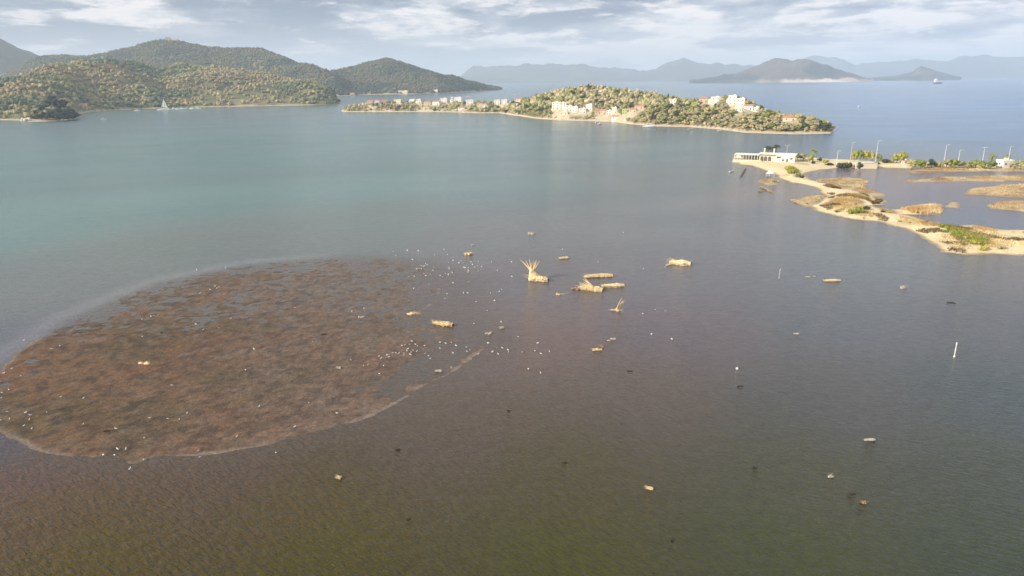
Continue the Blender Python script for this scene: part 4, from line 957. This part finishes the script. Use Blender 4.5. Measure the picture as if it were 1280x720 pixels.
lamp(1259, 185, 207, 'white lamp post rising behind the small white house on the causeway')
# trees and shrubs of the spit: px, base y, width px, height px
for px_, py_, wp, hp, kd, lf, lb in [
 (997,200,10,8,'round','leaf_green','green tree directly right of the white restaurant block'),(1004,201,11,10,'round','leaf_dry','rusty tree between two greener ones near the restaurant'),
 (1012,203,9,9,'round','leaf_yellow','yellow-green tree beside the small palm right of the restaurant'),(1016,205,6,4,'low','leaf_dark','dark low shrub at the foot of the small palm'),
 (1024,203,8,6,'round','leaf_dark','dark olive tree behind the beach near the short white post'),(1031,206,9,7,'round','leaf_yellow','bright yellow-green tree left of the parked dark car'),
 (984,213,7,6,'low','leaf_yellow','yellowish shrub nearest the restaurant on the bend of the sand track'),(989,217,9,7,'low','leaf_yellow','yellow-green shrub in the middle of the bend in the sand track'),
 (996,220,9,6,'low','leaf_dry','brown-green shrub at the lower end of the bend in the sand track'),(1002,221,6,4,'low','leaf_dark','black-green shrub beside the lagoon corner'),
 (1052,208.5,12,8,'low','leaf_dark','dark round shrub right of the short white post, left one of two'),(1060,208.5,11,8.5,'low','leaf_dark','dark round shrub right of the short white post, right one of two'),
 (1075,211,9,9,'round','leaf_dark','dark green tree at the lagoon edge beside the pale wall'),
 (1068,202,9,12,'round','leaf_yellow','yellow-green tree nearest the yellowish lamp post'),(1075,202,10,13,'round','leaf_green','green tree in the middle of the bright group behind the pale wall'),
 (1083,202,10,12,'round','leaf_yellow','yellow-green tree behind the middle of the pale wall'),(1090,202,8,11,'round','leaf_yellow','yellow-green tree just left of the tall white lamp post'),
 (1098,203,9,9,'round','leaf_green','green tree just right of the tall white lamp post'),(1107,204,10,5,'low','leaf_dark','dim low shrub between the two bright tree groups'),
 (1114,204,9,6,'low','leaf_olive','olive shrub left of the domed yellow-green tree'),(1121,203.5,11,11,'round','leaf_yellow','left one of the two domed yellow-green trees behind the kiosk'),
 (1129,203.5,11,12,'round','leaf_yellow','right one of the two domed yellow-green trees behind the kiosk'),
 (1140,208.5,10,10,'round','leaf_olive','olive tamarisk at the left end of the causeway row'),(1151,209,12,11,'round','leaf_green','broad green tamarisk second from the left in the causeway row'),
 (1164,208,9,10,'round','leaf_dark','dark tamarisk third from the left in the causeway row'),(1173,208,8,7,'low','leaf_olive','low olive shrub under the tallest lamp post'),
 (1183,208.5,10,10,'round','leaf_olive','olive tamarisk right under the tallest lamp post'),(1191,208.5,10,10,'round','leaf_green','green tamarisk left of the short thin lamp post'),
 (1199,208.5,9,9,'round','leaf_olive','olive tamarisk right of the short thin lamp post'),(1209,209,10,8,'round','leaf_olive','low olive tamarisk in the middle gap of the causeway row'),
 (1219,209,10,9.5,'round','leaf_green','bright green tamarisk left of the double-headed lamp post'),(1228,209.5,10,9,'round','leaf_green','green tamarisk under the double-headed lamp post'),
 (1239,209.5,10,9,'round','leaf_green','green tamarisk hugging the spiky-topped palm'),(1268,210,10,9,'round','leaf_dry','brownish tamarisk right of the small white house'),
 (1276,210,9,10,'round','leaf_olive','olive tamarisk at the right edge of the picture'),
 (1064,266,12,7,'low','leaf_green','green scrub mound on the brown marsh oval, left part'),(1074,266.5,14,9,'low','leaf_green','largest green scrub mound on the brown marsh oval'),
 (1082,263,10,6,'low','leaf_dark','dark scrub at the right edge of the brown marsh oval'),
 (1038,256,7,6,'low','leaf_dry','rust-brown shrub at the left end of the brown marsh oval'),
 (1112,266,8,3.5,'low','leaf_olive','low olive shrub right of the marsh oval, upper one'),(1103,265.5,7,3,'low','leaf_dark','low dark shrub right of the marsh oval, lower one'),
 (1182,291,9,4,'low','leaf_green','low green shrub starting the strip of scrub on the near spit'),(1194,295,10,5,'low','leaf_green','green shrub second along the strip of scrub on the near spit'),
 (1206,300,9,5,'low','leaf_olive','olive shrub midway along the strip of scrub on the near spit'),(1218,306,12,6,'low','leaf_yellow','bright yellow-green shrub on the near spit'),
 (1230,310,12,6,'low','leaf_yellow','bright yellow-green shrub closest to the water on the near spit'),(1250,309,12,5,'low','leaf_dry','pale brown shrub right of the bright scrub on the near spit'),
 (1125,276,5,3,'low','leaf_dry','small brown shrub alone on the sandy neck of the spit'),(950,237,7,2.5,'low','leaf_dry','brown scrub on the small islet left of the sand spit'),
 (968,226,7,4,'low','leaf_dry','brown bush beside the white shelter on the shore')]:
    p = spit_at(px_, py_); k = mpp(px_, py_); base = 2.1 if kd == 'low' else 5.6; hgt = hp*k*(1.15 if px_ > 1060 and py_ < 215 else 1.0)
    if px_ > 1135 and py_ < 215: wp *= 1.3
    wd = (wp*k)/( (5.0 if kd == 'low' else 5.6)*hgt/base); tree(kd, lf, hash((px_, kd)) % 3 if False else int(px_) % 3, p-np.array([0, 0, .1]), hgt, lb, cat='shrub' if kd == 'low' else 'tree', wide=wd)
# small buildings of the causeway
o = house(1255, 209.5, 14, 8, 'flat', 'render_white', 'small white house between tamarisks on the causeway at right', fn=lambda a, r: np.where(r > math.hypot(*spit_at(1255, 209.5)[:2]), .9, -1), group='causeway buildings', rz=.1)
o = house(1131, 205, 6, 4.5, 'gable', 'render_white', 'little bluish-white kiosk under the domed yellow-green tree', fn=lambda a, r: np.where(r > math.hypot(*spit_at(1131, 205)[:2]), .9, -1), group='causeway buildings', rz=.2, name='kiosk')
a_, b_ = spit_at(1069, 208.5), spit_at(1096, 208.5); c_ = (a_+b_)/2; d_ = b_-a_
wl = thing('retaining_wall', 'bright cream wall along the lagoon edge under the yellow-green trees', 'wall', (c_[0], c_[1], .5), math.atan2(d_[1], d_[0]))
LW = float(np.hypot(d_[0], d_[1]))
MB().box((0, 0, 1.0), (LW, 1.0, 3.2)).build('wall_face', M['render_cream'], wl); MB().box((0, 6, 1.6), (LW, 11, 1.9)).build('terrace', M['stone_pale'], wl); MB().box((0, -.1, 2.68), (LW+.3, 1.3, .16)).build('coping', M['render_white'], wl)
def car(px_, py_, label, rz):
    p = spit_at(px_, py_); o = thing('parked_car', label, 'car', p, rz, 'parked cars on the causeway')
    V = []; prof = [(-2.1, .35), (-2.1, .85), (-1.3, .95), (-.8, 1.45), (.7, 1.45), (1.25, .98), (2.05, .85), (2.1, .35)]; n_ = len(prof)
    V = [(x, -.85, z) for x, z in prof]+[(x, .85, z) for x, z in prof]
    MB().add(V, [tuple(range(n_)), tuple(range(2*n_-1, n_-1, -1))]+[((i+1) % n_, i, n_+i, n_+(i+1) % n_) for i in range(n_)]).build('body', M['car_dark'], o)
    MB().box((-.05, 0, 1.2), (1.7, 1.72, .34)).build('window', M['glass_dark'], o)
    for sx in (-1.3, 1.3):
        for sy in (-.85, .85): MB().tube([(sx, sy-.1, .32), (sx, sy+.1, .32)], [.32, .32], 12).build('wheel', M['rubber'], o)
car(1037, 206.5, 'dark parked car left of the short white post', .1); car(1095, 205.5, 'dark parked car at the foot of the tall white lamp post', .3)
# white shelter and dark jetty west of the spit
p = at(962.5, 220, .3); o = thing('shelter', 'small white peaked canvas shelter on the shore left of the sand track', 'shelter', p, .3)
V = [(-1.5, -1.5, 1.3), (1.5, -1.5, 1.3), (1.5, 1.5, 1.3), (-1.5, 1.5, 1.3), (0, 0, 3.4)]; MB().add(V, [(0, 1, 4), (1, 2, 4), (2, 3, 4), (3, 0, 4), (0, 3, 2, 1)]).build('canopy', M['boat_white'], o)
for sx in (-1.4, 1.4):
    for sy in (-1.4, 1.4): MB().tube([(sx, sy, -.5), (sx, sy, 1.35)], [.07, .07], 6).build('post', M['pole_white'], o)
MB().box((0, 1.35, .55), (2.7, .08, 1.5)).build('back_panel', M['boat_white'], o)
a_, b_ = at(932.5, 210.5, .3), at(925.5, 221, .3); d_ = b_-a_; L_ = float(np.hypot(d_[0], d_[1]))
o = thing('jetty', 'narrow dark timber jetty running out from the restaurant beach', 'jetty', (a_[0], a_[1], 0), math.atan2(d_[1], d_[0]))
nb = 26; pd = None
for i in range(nb):
    if pd is None: q = MB().box((0, 0, 0), (L_/nb*.86, .6, .07)).build('plank', M['wood_dark'], o); pd = q.data
    else: q = link(bpy.data.objects.new('plank', pd), o)
    q.location = (L_*(i+.5)/nb, 0, .45+.01*(i % 3))
for i in range(8):
    for s_ in (-.22, .22): MB().tube([(L_*(i+.5)/8, s_, -.6), (L_*(i+.5)/8, s_, .42)], [.07, .07], 6).build('pile', M['wood_dark'], o)

# ------------------------------------------------------------------ driftwood and dead palm clumps standing in the shallows
def log_mesh(L, R, seed, hollow=True, bend=.1, taper=.5):
    g_ = np.random.default_rng(seed); n = 18; m = 22; V = []; lump = np.interp(np.arange(m), np.linspace(0, m-1, 7), g_.uniform(.6, 1.25, 7))
    ang = np.linspace(0, 2*math.pi, n, endpoint=False); groove = g_.uniform(.86, 1.14, n)
    for i in range(m):
        t = i/(m-1); r = R*(taper+(1-taper)*math.sin(min(1, t*1.25)*math.pi/2))*(.5+.5*lump[i])*(1-.42*smooth((t-.72)/.28)); cx = -L/2+L*t; cz = R*.35+math.sin(t*math.pi)*bend*R; cy = math.sin(t*3+seed)*R*.25
        if i == 0: r *= .55
        for a, gr in zip(ang, groove): rr = r*gr*(1+g_.normal(0, .10)); V.append((cx+g_.normal(0, L*.006), cy+math.cos(a)*rr, cz+math.sin(a)*rr*.85))
    F = grid_faces(m, n, True).tolist(); F.append(list(range(n)))
    return V, F, (L/2, R*.35)
def debris(px_, py_, wpx, hpx, label, seed, kind='log', mat='straw', rz=0.0, spikes=0, lean=0.0, spread=.5, slen=1.0, end=True, cat='driftwood'):
    k = mpp(px_, py_); p = at(px_, py_); L = wpx*k; R = hpx*k*.42; rd = random.Random(seed)
    o = thing('driftwood', label, cat, (p[0], p[1], 0), rz, 'dead clumps stranded in the shallows')
    if kind in ('log', 'both'):
        V, F, e_ = log_mesh(L, R, seed); mesh_np('trunk', V, F, M[mat], o)
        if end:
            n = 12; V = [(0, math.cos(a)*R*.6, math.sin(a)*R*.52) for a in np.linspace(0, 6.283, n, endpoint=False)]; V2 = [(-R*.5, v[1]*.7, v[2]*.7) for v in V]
            q = mesh_np('shaded_cut_end', V+V2+[(-R*.5, 0, 0)], [[i, (i+1) % n, n+(i+1) % n, n+i] for i in range(n)]+[[n+i, n+(i+1) % n, 2*n] for i in range(n)], M['dark_wood_and_shade'], o); q.location = (L/2+.02, math.sin(3+seed)*R*.25, R*.35)  # shade on the cut end put into its near-black colour
        # frayed fibres hanging round the trunk
        m = MB()
        for j in range(130):
            x = rd.uniform(-L*.52, L/2*.95); a = rd.uniform(-.2, 3.3); y = math.cos(a)*R*.95; z = R*.35+math.sin(a)*R*.75; dx = (rd.uniform(-2.0, .5) if x < 0 else rd.uniform(-1.3, .6))*R; w_ = R*.07
            m.add([(x, y-w_, z), (x, y+w_, z), (x+dx, y+rd.uniform(-.35, .35)*R, z+rd.uniform(-.30, .55)*R)], [(0, 1, 2)])
        m.build('fibres', M[mat], o)['kind'] = 'stuff'
    if kind == 'heap':
        g_ = np.random.default_rng(seed); V = []; F = []
        for j in range(9):
            c = np.array([g_.uniform(-.38, .38)*L, g_.uniform(-.2, .2)*L, g_.uniform(0, .15)*hpx*k]); V.append(IV*np.array([L*.2, L*.13, hpx*k*.30])*g_.uniform(.6, 1.3, (12, 1))+c); F.append(IF+12*j)
        mesh_np('clump', np.vstack(V), np.vstack(F), M[mat], o)
        m = MB()
        for j in range(60):
            x, y = rd.uniform(-.45, .45)*L, rd.uniform(-.2, .2)*L; w_ = L*.018; a = rd.uniform(0, 6.28); q = rd.uniform(.3, .9)*hpx*k*.7
            m.add([(x-w_, y, 0), (x+w_, y, .02), (x+math.cos(a)*q, y+math.sin(a)*q*.6, q)], [(0, 1, 2)])
        m.build('fibres', M[mat], o)['kind'] = 'stuff'
    return o
def spikes(o, n, base, dirv, L, spread, r0, seed, mat='straw'):
    rd = random.Random(seed)
    for i in range(n):
        d = Vector(dirv).normalized(); u = (i/(max(n-1, 1))-.5)*2; ax = Vector((0, 1, 0)); d = Matrix.Rotation(u*spread, 3, 'Y') @ d; d += Vector((0, rd.uniform(-.18, .18), 0)); l_ = L*rd.uniform(.65, 1.0)
        b = Vector(base)+Vector((rd.uniform(-.12, .12), rd.uniform(-.1, .1), 0)); P = [b+d*l_*t+Vector((0, 0, -t*t*l_*.10)) for t in (0, .35, .7, 1)]
        MB().tube(P, [r0, r0*.75, r0*.4, r0*.08], 6, .12, rd=rd).build('branch', M[mat], o)
# tall clump with a forked spray of dead fronds
k = mpp(668, 348); o = debris(673, 350.5, 27, 12, 'largest straw-coloured dead clump with a tall forked spray of bare fronds', 3, 'log', rz=-.4)
q = MB().tube([(-1.0, 0, -.3), (-1.3, .05, .5), (-1.6, .05, 1.3), (-1.9, 0, 2.1), (-2.1, 0, 3.0), (-2.3, 0, 3.6)], [1.25, 1.5, 1.25, .75, .5, .2], 16, .22).build('stump', M['straw'], o)
mf_ = MB(); rf_2 = random.Random(8)
for j_ in range(110):
    z_ = rf_2.uniform(0, 2.6); a_ = rf_2.uniform(3.3, 6.2); rr_ = 1.5*(1-z_/3.6); cx_ = -1.1-.3*z_; x_, y_ = cx_+math.cos(a_)*rr_, math.sin(a_)*rr_; mf_.add([(x_-.09, y_, z_), (x_+.09, y_, z_), (x_+rf_2.uniform(-.5, .4), y_-rf_2.uniform(0, .3), z_+rf_2.uniform(.3, 1.1))], [(0, 1, 2)])
mf = mf_.build('fibres', M['straw'], o); mf['kind'] = 'stuff'; mf.scale = (k/.22,)*3; q.scale = (k/.22,)*3
spikes(o, 3, (-2.1*k/.22, 0, 2.2*k/.22), (-.62, 0, .85), 27*k, .14, .18, 5); spikes(o, 8, (-1.85*k/.22, 0, 2.0*k/.22), (.12, 0, 1), 21*k, .34, .22, 6); spikes(o, 3, (-1.8*k/.22, 0, 1.8*k/.22), (.9, 0, .35), 8*k, .3, .07, 7, 'straw_brown')
debris(705, 323.5, 13, 5.5, 'small pale log with pinkish tint above the main group of clumps', 11, rz=.1, end=False)
lg_ = debris(748, 346.5, 36, 9, 'long straw-coloured log with a dark knot hole, topmost of the main group', 12, rz=.05, end=False)
kn = rock(754.5, 345.5, 3.5, 4, 'x', 'dark_wood_and_shade', 3, 'x', 'knot')
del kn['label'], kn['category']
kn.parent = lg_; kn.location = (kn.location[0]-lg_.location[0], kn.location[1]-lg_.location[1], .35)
o = debris(738, 363, 32, 11, 'broad straw fan-shaped clump with spines leaning left and a black end', 13, rz=-.35)
k = mpp(735, 360); spikes(o, 6, (1.2, 0, .3), (-.85, 0, .62), 25*k, .22, .22, 21); spikes(o, 4, (.6, -.2, .2), (-.95, 0, .3), 20*k, .15, .25, 22)
debris(720.5, 362, 12, 8, 'dull brown tangled clump touching the fan-shaped one on its left', 14, 'heap', 'straw_brown')
debris(766, 358.5, 29, 8.5, 'straw-coloured log with a rounded pale tip, lower right of the long log', 15, rz=.12)
debris(850, 330.5, 27, 12, 'thick straw-coloured stump with a shade-black cut end, farthest right of the big clumps', 16, rz=-.45); o = bpy.context.scene.objects[-1] if False else None
o = debris(836, 331.5, 8, 3.5, 'pale splinter lying at the left foot of the thick stump', 17, end=False, rz=.4)
o = debris(770, 388.5, 12, 6, 'spiky straw tuft pointing up and right below the main group', 18, 'heap'); k = mpp(770, 386)
spikes(o, 6, (0, 0, .1), (.55, 0, .9), 21*k, .26, .14, 31); spikes(o, 2, (-.3, 0, .1), (-.95, 0, .25), 14*k, .1, .06, 32); spikes(o, 2, (.3, 0, .1), (.95, 0, .1), 10*k, .1, .06, 33)
o = debris(698, 368.5, 6, 4, 'small pale L-shaped branch left of the main group', 19, 'heap'); k = mpp(700, 368); spikes(o, 2, (0, 0, .1), (-.6, 0, .8), 6*k, .1, .08, 34); spikes(o, 2, (0, 0, .1), (1, 0, .12), 15*k, .1, .07, 35)
o = debris(518, 392.5, 18, 5, 'flat ochre tangle of stalks left of the fish-shaped log', 20, 'heap', 'straw'); k = mpp(518, 392); spikes(o, 3, (0, 0, .1), (.2, 0, 1), 6*k, .6, .06, 36)
o = debris(554, 406, 27, 9.5, 'yellowish fish-shaped log with a black butt on the edge of the mudflat', 22, rz=-.35); k = mpp(554, 406); spikes(o, 2, (-14*k, 0, .2), (-.1, 0, 1), 6*k, .2, .12, 37); spikes(o, 2, (1.5*k, -.2, .1), (.2, -1, .0), 7*k, .2, .2, 38)
o = debris(586, 318.5, 11, 8, 'pinkish-brown root clump far left of the tall forked clump', 23, 'heap', 'straw'); debris(591, 306.5, 5, 3, 'tiny pale piece of driftwood above the pinkish root clump', 24, 'heap', 'driftwood_grey')
o = debris(746.5, 438, 12, 5.5, 'ochre log with a curved root arching over it, lower middle', 25, rz=.1); k = mpp(748, 437); spikes(o, 3, (1.5*k, 0, .2), (.5, 0, .9), 11*k, .45, .08, 39, 'straw_brown'); debris(752, 433.5, 7, 6, 'dark brown root clump on the curved ochre log', 26, 'heap', 'straw_brown')
debris(766.5, 424.5, 7, 5, 'little grey-white stub right of the curved ochre log', 27, 'heap', 'driftwood_grey'); debris(761, 426, 4, 2.5, 'tiny straw scrap just left of the grey-white stub', 28, 'heap', 'straw')
o = debris(1040, 351.5, 21, 5.5, 'low golden log lying right of the thin grey post', 29, rz=-.05, end=False); k = mpp(1040, 351)
debris(1010, 346.5, 6, 3, 'small whitish lump between the thin post and the golden log', 30, 'heap', 'driftwood_grey'); debris(1018, 346, 2.5, 3, 'tiny pale peg beside the whitish lump', 31, 'heap', 'driftwood_grey')
debris(1129.5, 360, 10, 7, 'grey-pink rounded stump alone in the right shallows', 32, 'heap', 'driftwood_grey'); debris(995.5, 417.5, 8, 4, 'dull grey flat stick in the middle of the right shallows', 33, 'heap', 'driftwood_grey')
o = debris(1087, 550.5, 14, 5, 'faint grey-brown branch lying low in the lower right water', 34, 'log', 'driftwood_grey', .1, end=False)
o = debris(1038.5, 596, 8, 5, 'small grey upright twig cluster in the lower right water', 35, 'heap', 'driftwood_grey'); k = mpp(1038, 596); spikes(o, 3, (0, 0, 0), (0, 0, 1), 8*k, .35, .05, 40, 'driftwood_grey')
o = debris(1080.5, 628.5, 10, 6, 'reddish-brown waterlogged lump with a stick pointing left', 36, 'heap', 'straw_brown'); k = mpp(1080, 628); spikes(o, 2, (0, 0, .05), (-1, 0, -.02), 13*k, .05, .06, 44, 'wood_dark')
debris(812, 611.5, 9, 6, 'cream block with a black end in the lower middle water', 37, 'log', 'straw', -.5)
debris(424, 598, 7, 6, 'tiny cream stub with a dark end in the lower left water', 38, 'log', 'straw', -.5)
debris(548.5, 464.5, 9, 5, 'small white-topped stub at the fading right rim of the mudflat', 39, 'log', 'driftwood_grey', .1); debris(424, 460.5, 6, 5, 'small white lump with dark end in the middle of the mudflat', 40, 'log', 'driftwood_grey', .1)
o = debris(610.5, 417.5, 8, 4.5, 'white spiky scrap right of the fish-shaped log', 41, 'heap', 'driftwood_grey'); k = mpp(611, 416); spikes(o, 2, (.2, 0, 0), (.6, 0, .8), 7*k, .15, .08, 41)
debris(627.5, 410.5, 6, 5, 'little dark-ended stub up right of the white spiky scrap', 42, 'log', 'driftwood_grey', .1); debris(181, 454.5, 14, 6, 'golden tuft lying out in the left half of the mudflat', 43, 'heap', 'straw')
debris(452, 396.5, 8, 3.5, 'flat pale scrap on the upper right of the mudflat', 44, 'heap', 'driftwood_grey'); debris(664.5, 293, 9, 7, 'faint grey-white stump farthest out, above the tall forked clump', 45, 'heap', 'driftwood_grey')
for i, (px_, py_, w_, lb) in enumerate([(943.5,585,7,'black lump floating right of the cream block'),(705.5,579,7,'dark sodden lump in the lower middle water'),(497.5,562.5,6,'small dark patch of weed off the right rim of the mudflat'),
    (510.5,649,5,'small dark twig near the lower left middle'),(636,514,4,'tiny dark stub in the middle of the open water'),(134,539,8,'pair of dark lumps near the lower left of the mudflat'),
    (404,418.5,6,'small dark stick on the upper right mudflat'),(202,416.5,3,'tiny dark stub in the upper mudflat'),(1065,618,12,'long faint dark stick left of the reddish-brown lump'),(925,483,9,'faint dark streak of weed under the white buoy'),
    (1188,378.5,11,'faint dark stick above the white pole'),(841,675,4,'tiny dark twig near the bottom of the picture'),(787,464,8,'faint dark stick below the curved ochre log')]):
    debris(px_, py_, w_, 3.4 if i < 8 else 1.8, lb, 60+i, 'heap', 'dark_wood_and_shade', cat='dark lump' if 'lump' in lb else 'driftwood')
# buoy and posts
p = at(921.3, 461.5); o = thing('buoy', 'small round white buoy alone in the middle right water', 'buoy', (p[0], p[1], 0)); V = IV*.33+np.array([0, 0, .15]); 
m = MB(); n = 12
for i in range(7):
    t = math.pi*i/6; m.v += [(math.sin(t)*.24*math.cos(2*math.pi*j/n), math.sin(t)*.24*math.sin(2*math.pi*j/n), .12+math.cos(t)*.22) for j in range(n)]
m.f += [tuple(f) for f in grid_faces(7, n, True).tolist()]; m.build('float', M['boat_white'], o, True); MB().tube([(0, 0, .3), (0, 0, .42)], [.05, .05], 8).build('eye', M['metal_grey'], o)
p = at(1192.8, 446); o = thing('marker_post', 'white marker post with knobs at both ends in the right shallows', 'post', (p[0], p[1], 0)); h_ = 17.5*mpp(1193, 446)
MB().tube([(0, 0, -.5), (0, 0, h_)], [.075, .07], 10).build('pole', M['pole_white'], o); MB().tube([(0, 0, h_-.12), (0, 0, h_+.22)], [.13, .12], 10).build('cap', M['pole_white'], o); MB().tube([(0, 0, -.1), (0, 0, .22)], [.2, .15], 10).build('collar', M['pole_white'], o)
MB().tube([(0, 0, h_*.45), (0, 0, h_*.60)], [.13, .13], 10).build('band', M['metal_grey'], o)
p = at(973.6, 348.5); o = thing('marker_post', 'thin pale grey post standing left of the golden log', 'post', (p[0], p[1], 0)); h_ = 12*mpp(974, 348)
MB().tube([(0, 0, -.5), (.1, 0, h_)], [.12, .10], 8).build('pole', M['driftwood_grey'], o); MB().tube([(.1, 0, h_), (.1, 0, h_+.08)], [.13, .12], 8).build('cap', M['pole_white'], o)

# ------------------------------------------------------------------ gulls
def gull_mesh():
    m = MB(); n = 10
    def blob(c, s, nr=7, tilt=0.0):
        b = len(m.v)
        for i in range(nr):
            t = math.pi*i/(nr-1)
            for j in range(n):
                x, y, z = math.cos(t)*s[0], math.sin(t)*math.cos(6.283*j/n)*s[1], math.sin(t)*math.sin(6.283*j/n)*s[2]
                m.v.append((c[0]+x*math.cos(tilt)-z*math.sin(tilt), c[1]+y, c[2]+x*math.sin(tilt)+z*math.cos(tilt)))
        for i in range(nr-1):
            for j in range(n): m.f.append((b+i*n+j, b+i*n+(j+1) % n, b+(i+1)*n+(j+1) % n, b+(i+1)*n+j))
    blob((0, 0, .20), (.20, .085, .085), 8, .12); blob((.17, 0, .29), (.055, .042, .09), 6, .2); blob((.19, 0, .37), (.055, .045, .045)); blob((-.22, 0, .17), (.12, .035, .02), 6, .1)
    m.add([(.235, -.012, .37), (.235, .012, .37), (.235, 0, .35), (.30, 0, .36)], [(0, 1, 3), (1, 2, 3), (2, 0, 3)])
    for s_ in (-1, 1):
        m.add([(.13, .07*s_, .26), (.02, .098*s_, .22), (-.30, .03*s_, .19), (-.10, .06*s_, .28)], [(0, 1, 2, 3)]); m.tube([(.0, .03*s_, .13), (.0, .03*s_, 0)], [.009, .009], 5)
    return m
gb = gull_mesh().build('gull', M['gull_white'], None, True); GD = gb.data; COL.objects.unlink(gb); bpy.data.objects.remove(gb)
def conv(ox, oy, sc, pts): return [(ox+a/sc, oy+b/sc) for a, b in pts]
GP = conv(480, 280, 5.333, [(60,187),(80,215),(155,178),(228,182),(190,240),(278,268),(400,172),(430,258),(460,245),(510,250),(432,292),(500,262),(530,290),(375,345),(410,335),(430,338),(455,325),(560,325),(580,255),(605,290),(622,282),(650,285),(628,252),(718,255),(850,255),(755,312),(852,352),(167,355),(300,405),(198,435),(530,463),(558,463),(408,500),(420,470),(710,463),(768,452),(785,440),(615,522),(737,512),(688,580),(600,665),(995,148),(780,650),(460,395),(565,390)])
GP += conv(300, 360, 4, [(810,292),(825,288),(848,285),(860,270),(877,285),(887,292),(923,292),(840,308),(865,315),(885,320),(835,318),(855,325),(820,330),(780,328),(765,328),(795,330),(745,338),(735,340),(745,348),(695,345),(705,355),(820,340),(850,335),(855,337),(925,332),(942,343),(952,357),(718,393),(640,388),(618,392),(697,432),(555,363),(1000,275),(1028,280),(1057,275),(1000,305),(1080,290),(1065,327),(1133,298),(1150,312),(1135,320),(1192,332),(1240,278),(1262,320),(1057,400),(1025,55),(1118,27),(1140,25),(1180,72),(1253,28),(1272,65),(1170,180),(870,5),(560,120),(620,105),(275,102),(365,272),(28,413),(345,578),(97,595),(485,630),(275,698),(70,310)])
GP += conv(0, 320, 4, [(983,72),(1128,62),(710,320),(770,300),(790,298),(1095,158),(980,345),(1015,372),(1095,363),(1155,315),(1270,470),(1228,573),(860,650),(120,425),(300,453),(260,468),(20,590),(60,567),(105,602),(45,672),(10,687),(8,713),(305,707),(418,715),(712,407),(1050,170),(1085,165),(1075,155),(1000,190),(755,305)])
GP += conv(0, 440, 4, [(235,305),(130,307),(153,320),(147,342),(120,373),(160,387),(48,338),(37,302),(5,345),(417,364),(580,387),(722,433),(588,490),(630,490),(517,520),(573,520),(720,543),(650,590),(750,335),(840,337),(897,340),(936,310),(1185,427),(993,497),(1000,530)])
GP += conv(600, 400, 4.923, [(52,145),(103,175),(77,200),(112,212),(137,175),(175,200),(172,187),(235,105),(355,145),(338,193),(375,210),(427,197),(260,200),(297,305),(373,328),(130,15),(1180,120),(1055,90)])
GP += conv(680, 320, 6.37, [(433,47),(965,88),(790,105),(885,430),(965,440),(785,460)]) + [(345,567),(779,291),(703,312),(840,424)]
for _ in range(26): GP.append((random.uniform(515, 600), random.uniform(318, 348)))
for i, (px_, py_) in enumerate(GP):
    p = at(px_, py_); mud = px_ < 560 and not (py_ < 345 and px_ > 480)
    o = link(bpy.data.objects.new('gull', GD)); o.location = (p[0], p[1], .03 if mud else -.05); o.rotation_euler = (0, 0, random.uniform(0, 6.28))
    s_ = random.uniform(.62, .92)*(1.15 if py_ < 370 else 1.0); o.scale = (s_, s_, s_)
    lb = 'white gull '+([t_ for c_, t_ in [
        (px_ < 70 and py_ < 460, 'at the far left upper rim of the mudflat'), (px_ < 70, 'in the loose group by the left edge of the mudflat'),
        (px_ < 200 and py_ > 540, 'on the bottom rim of the mudflat'), (px_ < 200 and py_ < 440, 'left of the golden tuft on the upper mudflat'), (px_ < 260 and py_ < 420, 'in the line of birds on the upper mudflat'),
        (px_ < 340 and py_ > 500, 'on the lower middle of the mudflat'), (px_ < 340, 'on the middle of the mudflat'), (px_ < 470 and py_ > 470, 'near the lower right rim of the mudflat'),
        (px_ < 470, 'on the smooth right half of the mudflat'), (px_ < 500 and py_ > 425, 'at the left end of the dense flock right of the mudflat'), (px_ < 530 and py_ > 425, 'in the thick of the dense flock right of the mudflat'),
        (px_ < 580 and py_ > 425, 'at the right end of the dense flock right of the mudflat'), (px_ < 700 and py_ > 425, 'in the loose line of birds right of the dense flock'),
        (px_ < 540 and py_ < 360, 'off the top right corner of the mudflat'), (px_ < 585 and py_ < 350, 'in the flock under the pinkish root clump, left part'), (px_ < 650 and py_ < 350, 'in the flock under the pinkish root clump, right part'),
        (px_ < 700, 'in the shallows around the fish-shaped log'), (True, 'floating out among the larger straw-coloured clumps')] if c_][0])
    tag(o, lb, 'gull', 'gulls scattered over the mudflat and shallows')

# ------------------------------------------------------------------ air: haze round the whole place
S.cycles.volume_bounces = 2
hz_m = bpy.data.materials.new('haze_air'); hz_m.use_nodes = True; t = NT(hz_m.node_tree)
pv = t.n('ShaderNodeVolumePrincipled'); pv.inputs['Color'].default_value = (.70, .83, 1.0, 1); pv.inputs['Density'].default_value = 0.95e-4; pv.inputs['Anisotropy'].default_value = .0
mo = t.n('ShaderNodeOutputMaterial'); t.l(pv.outputs[0], mo.inputs['Volume'])
hb = MB().box((0, 0, 309), (41000, 41000, 622)).build('haze', hz_m); tag(hb, kind='stuff')
print('objects', len(bpy.data.objects), 'gulls', len(GP), 'p2', len(P2))
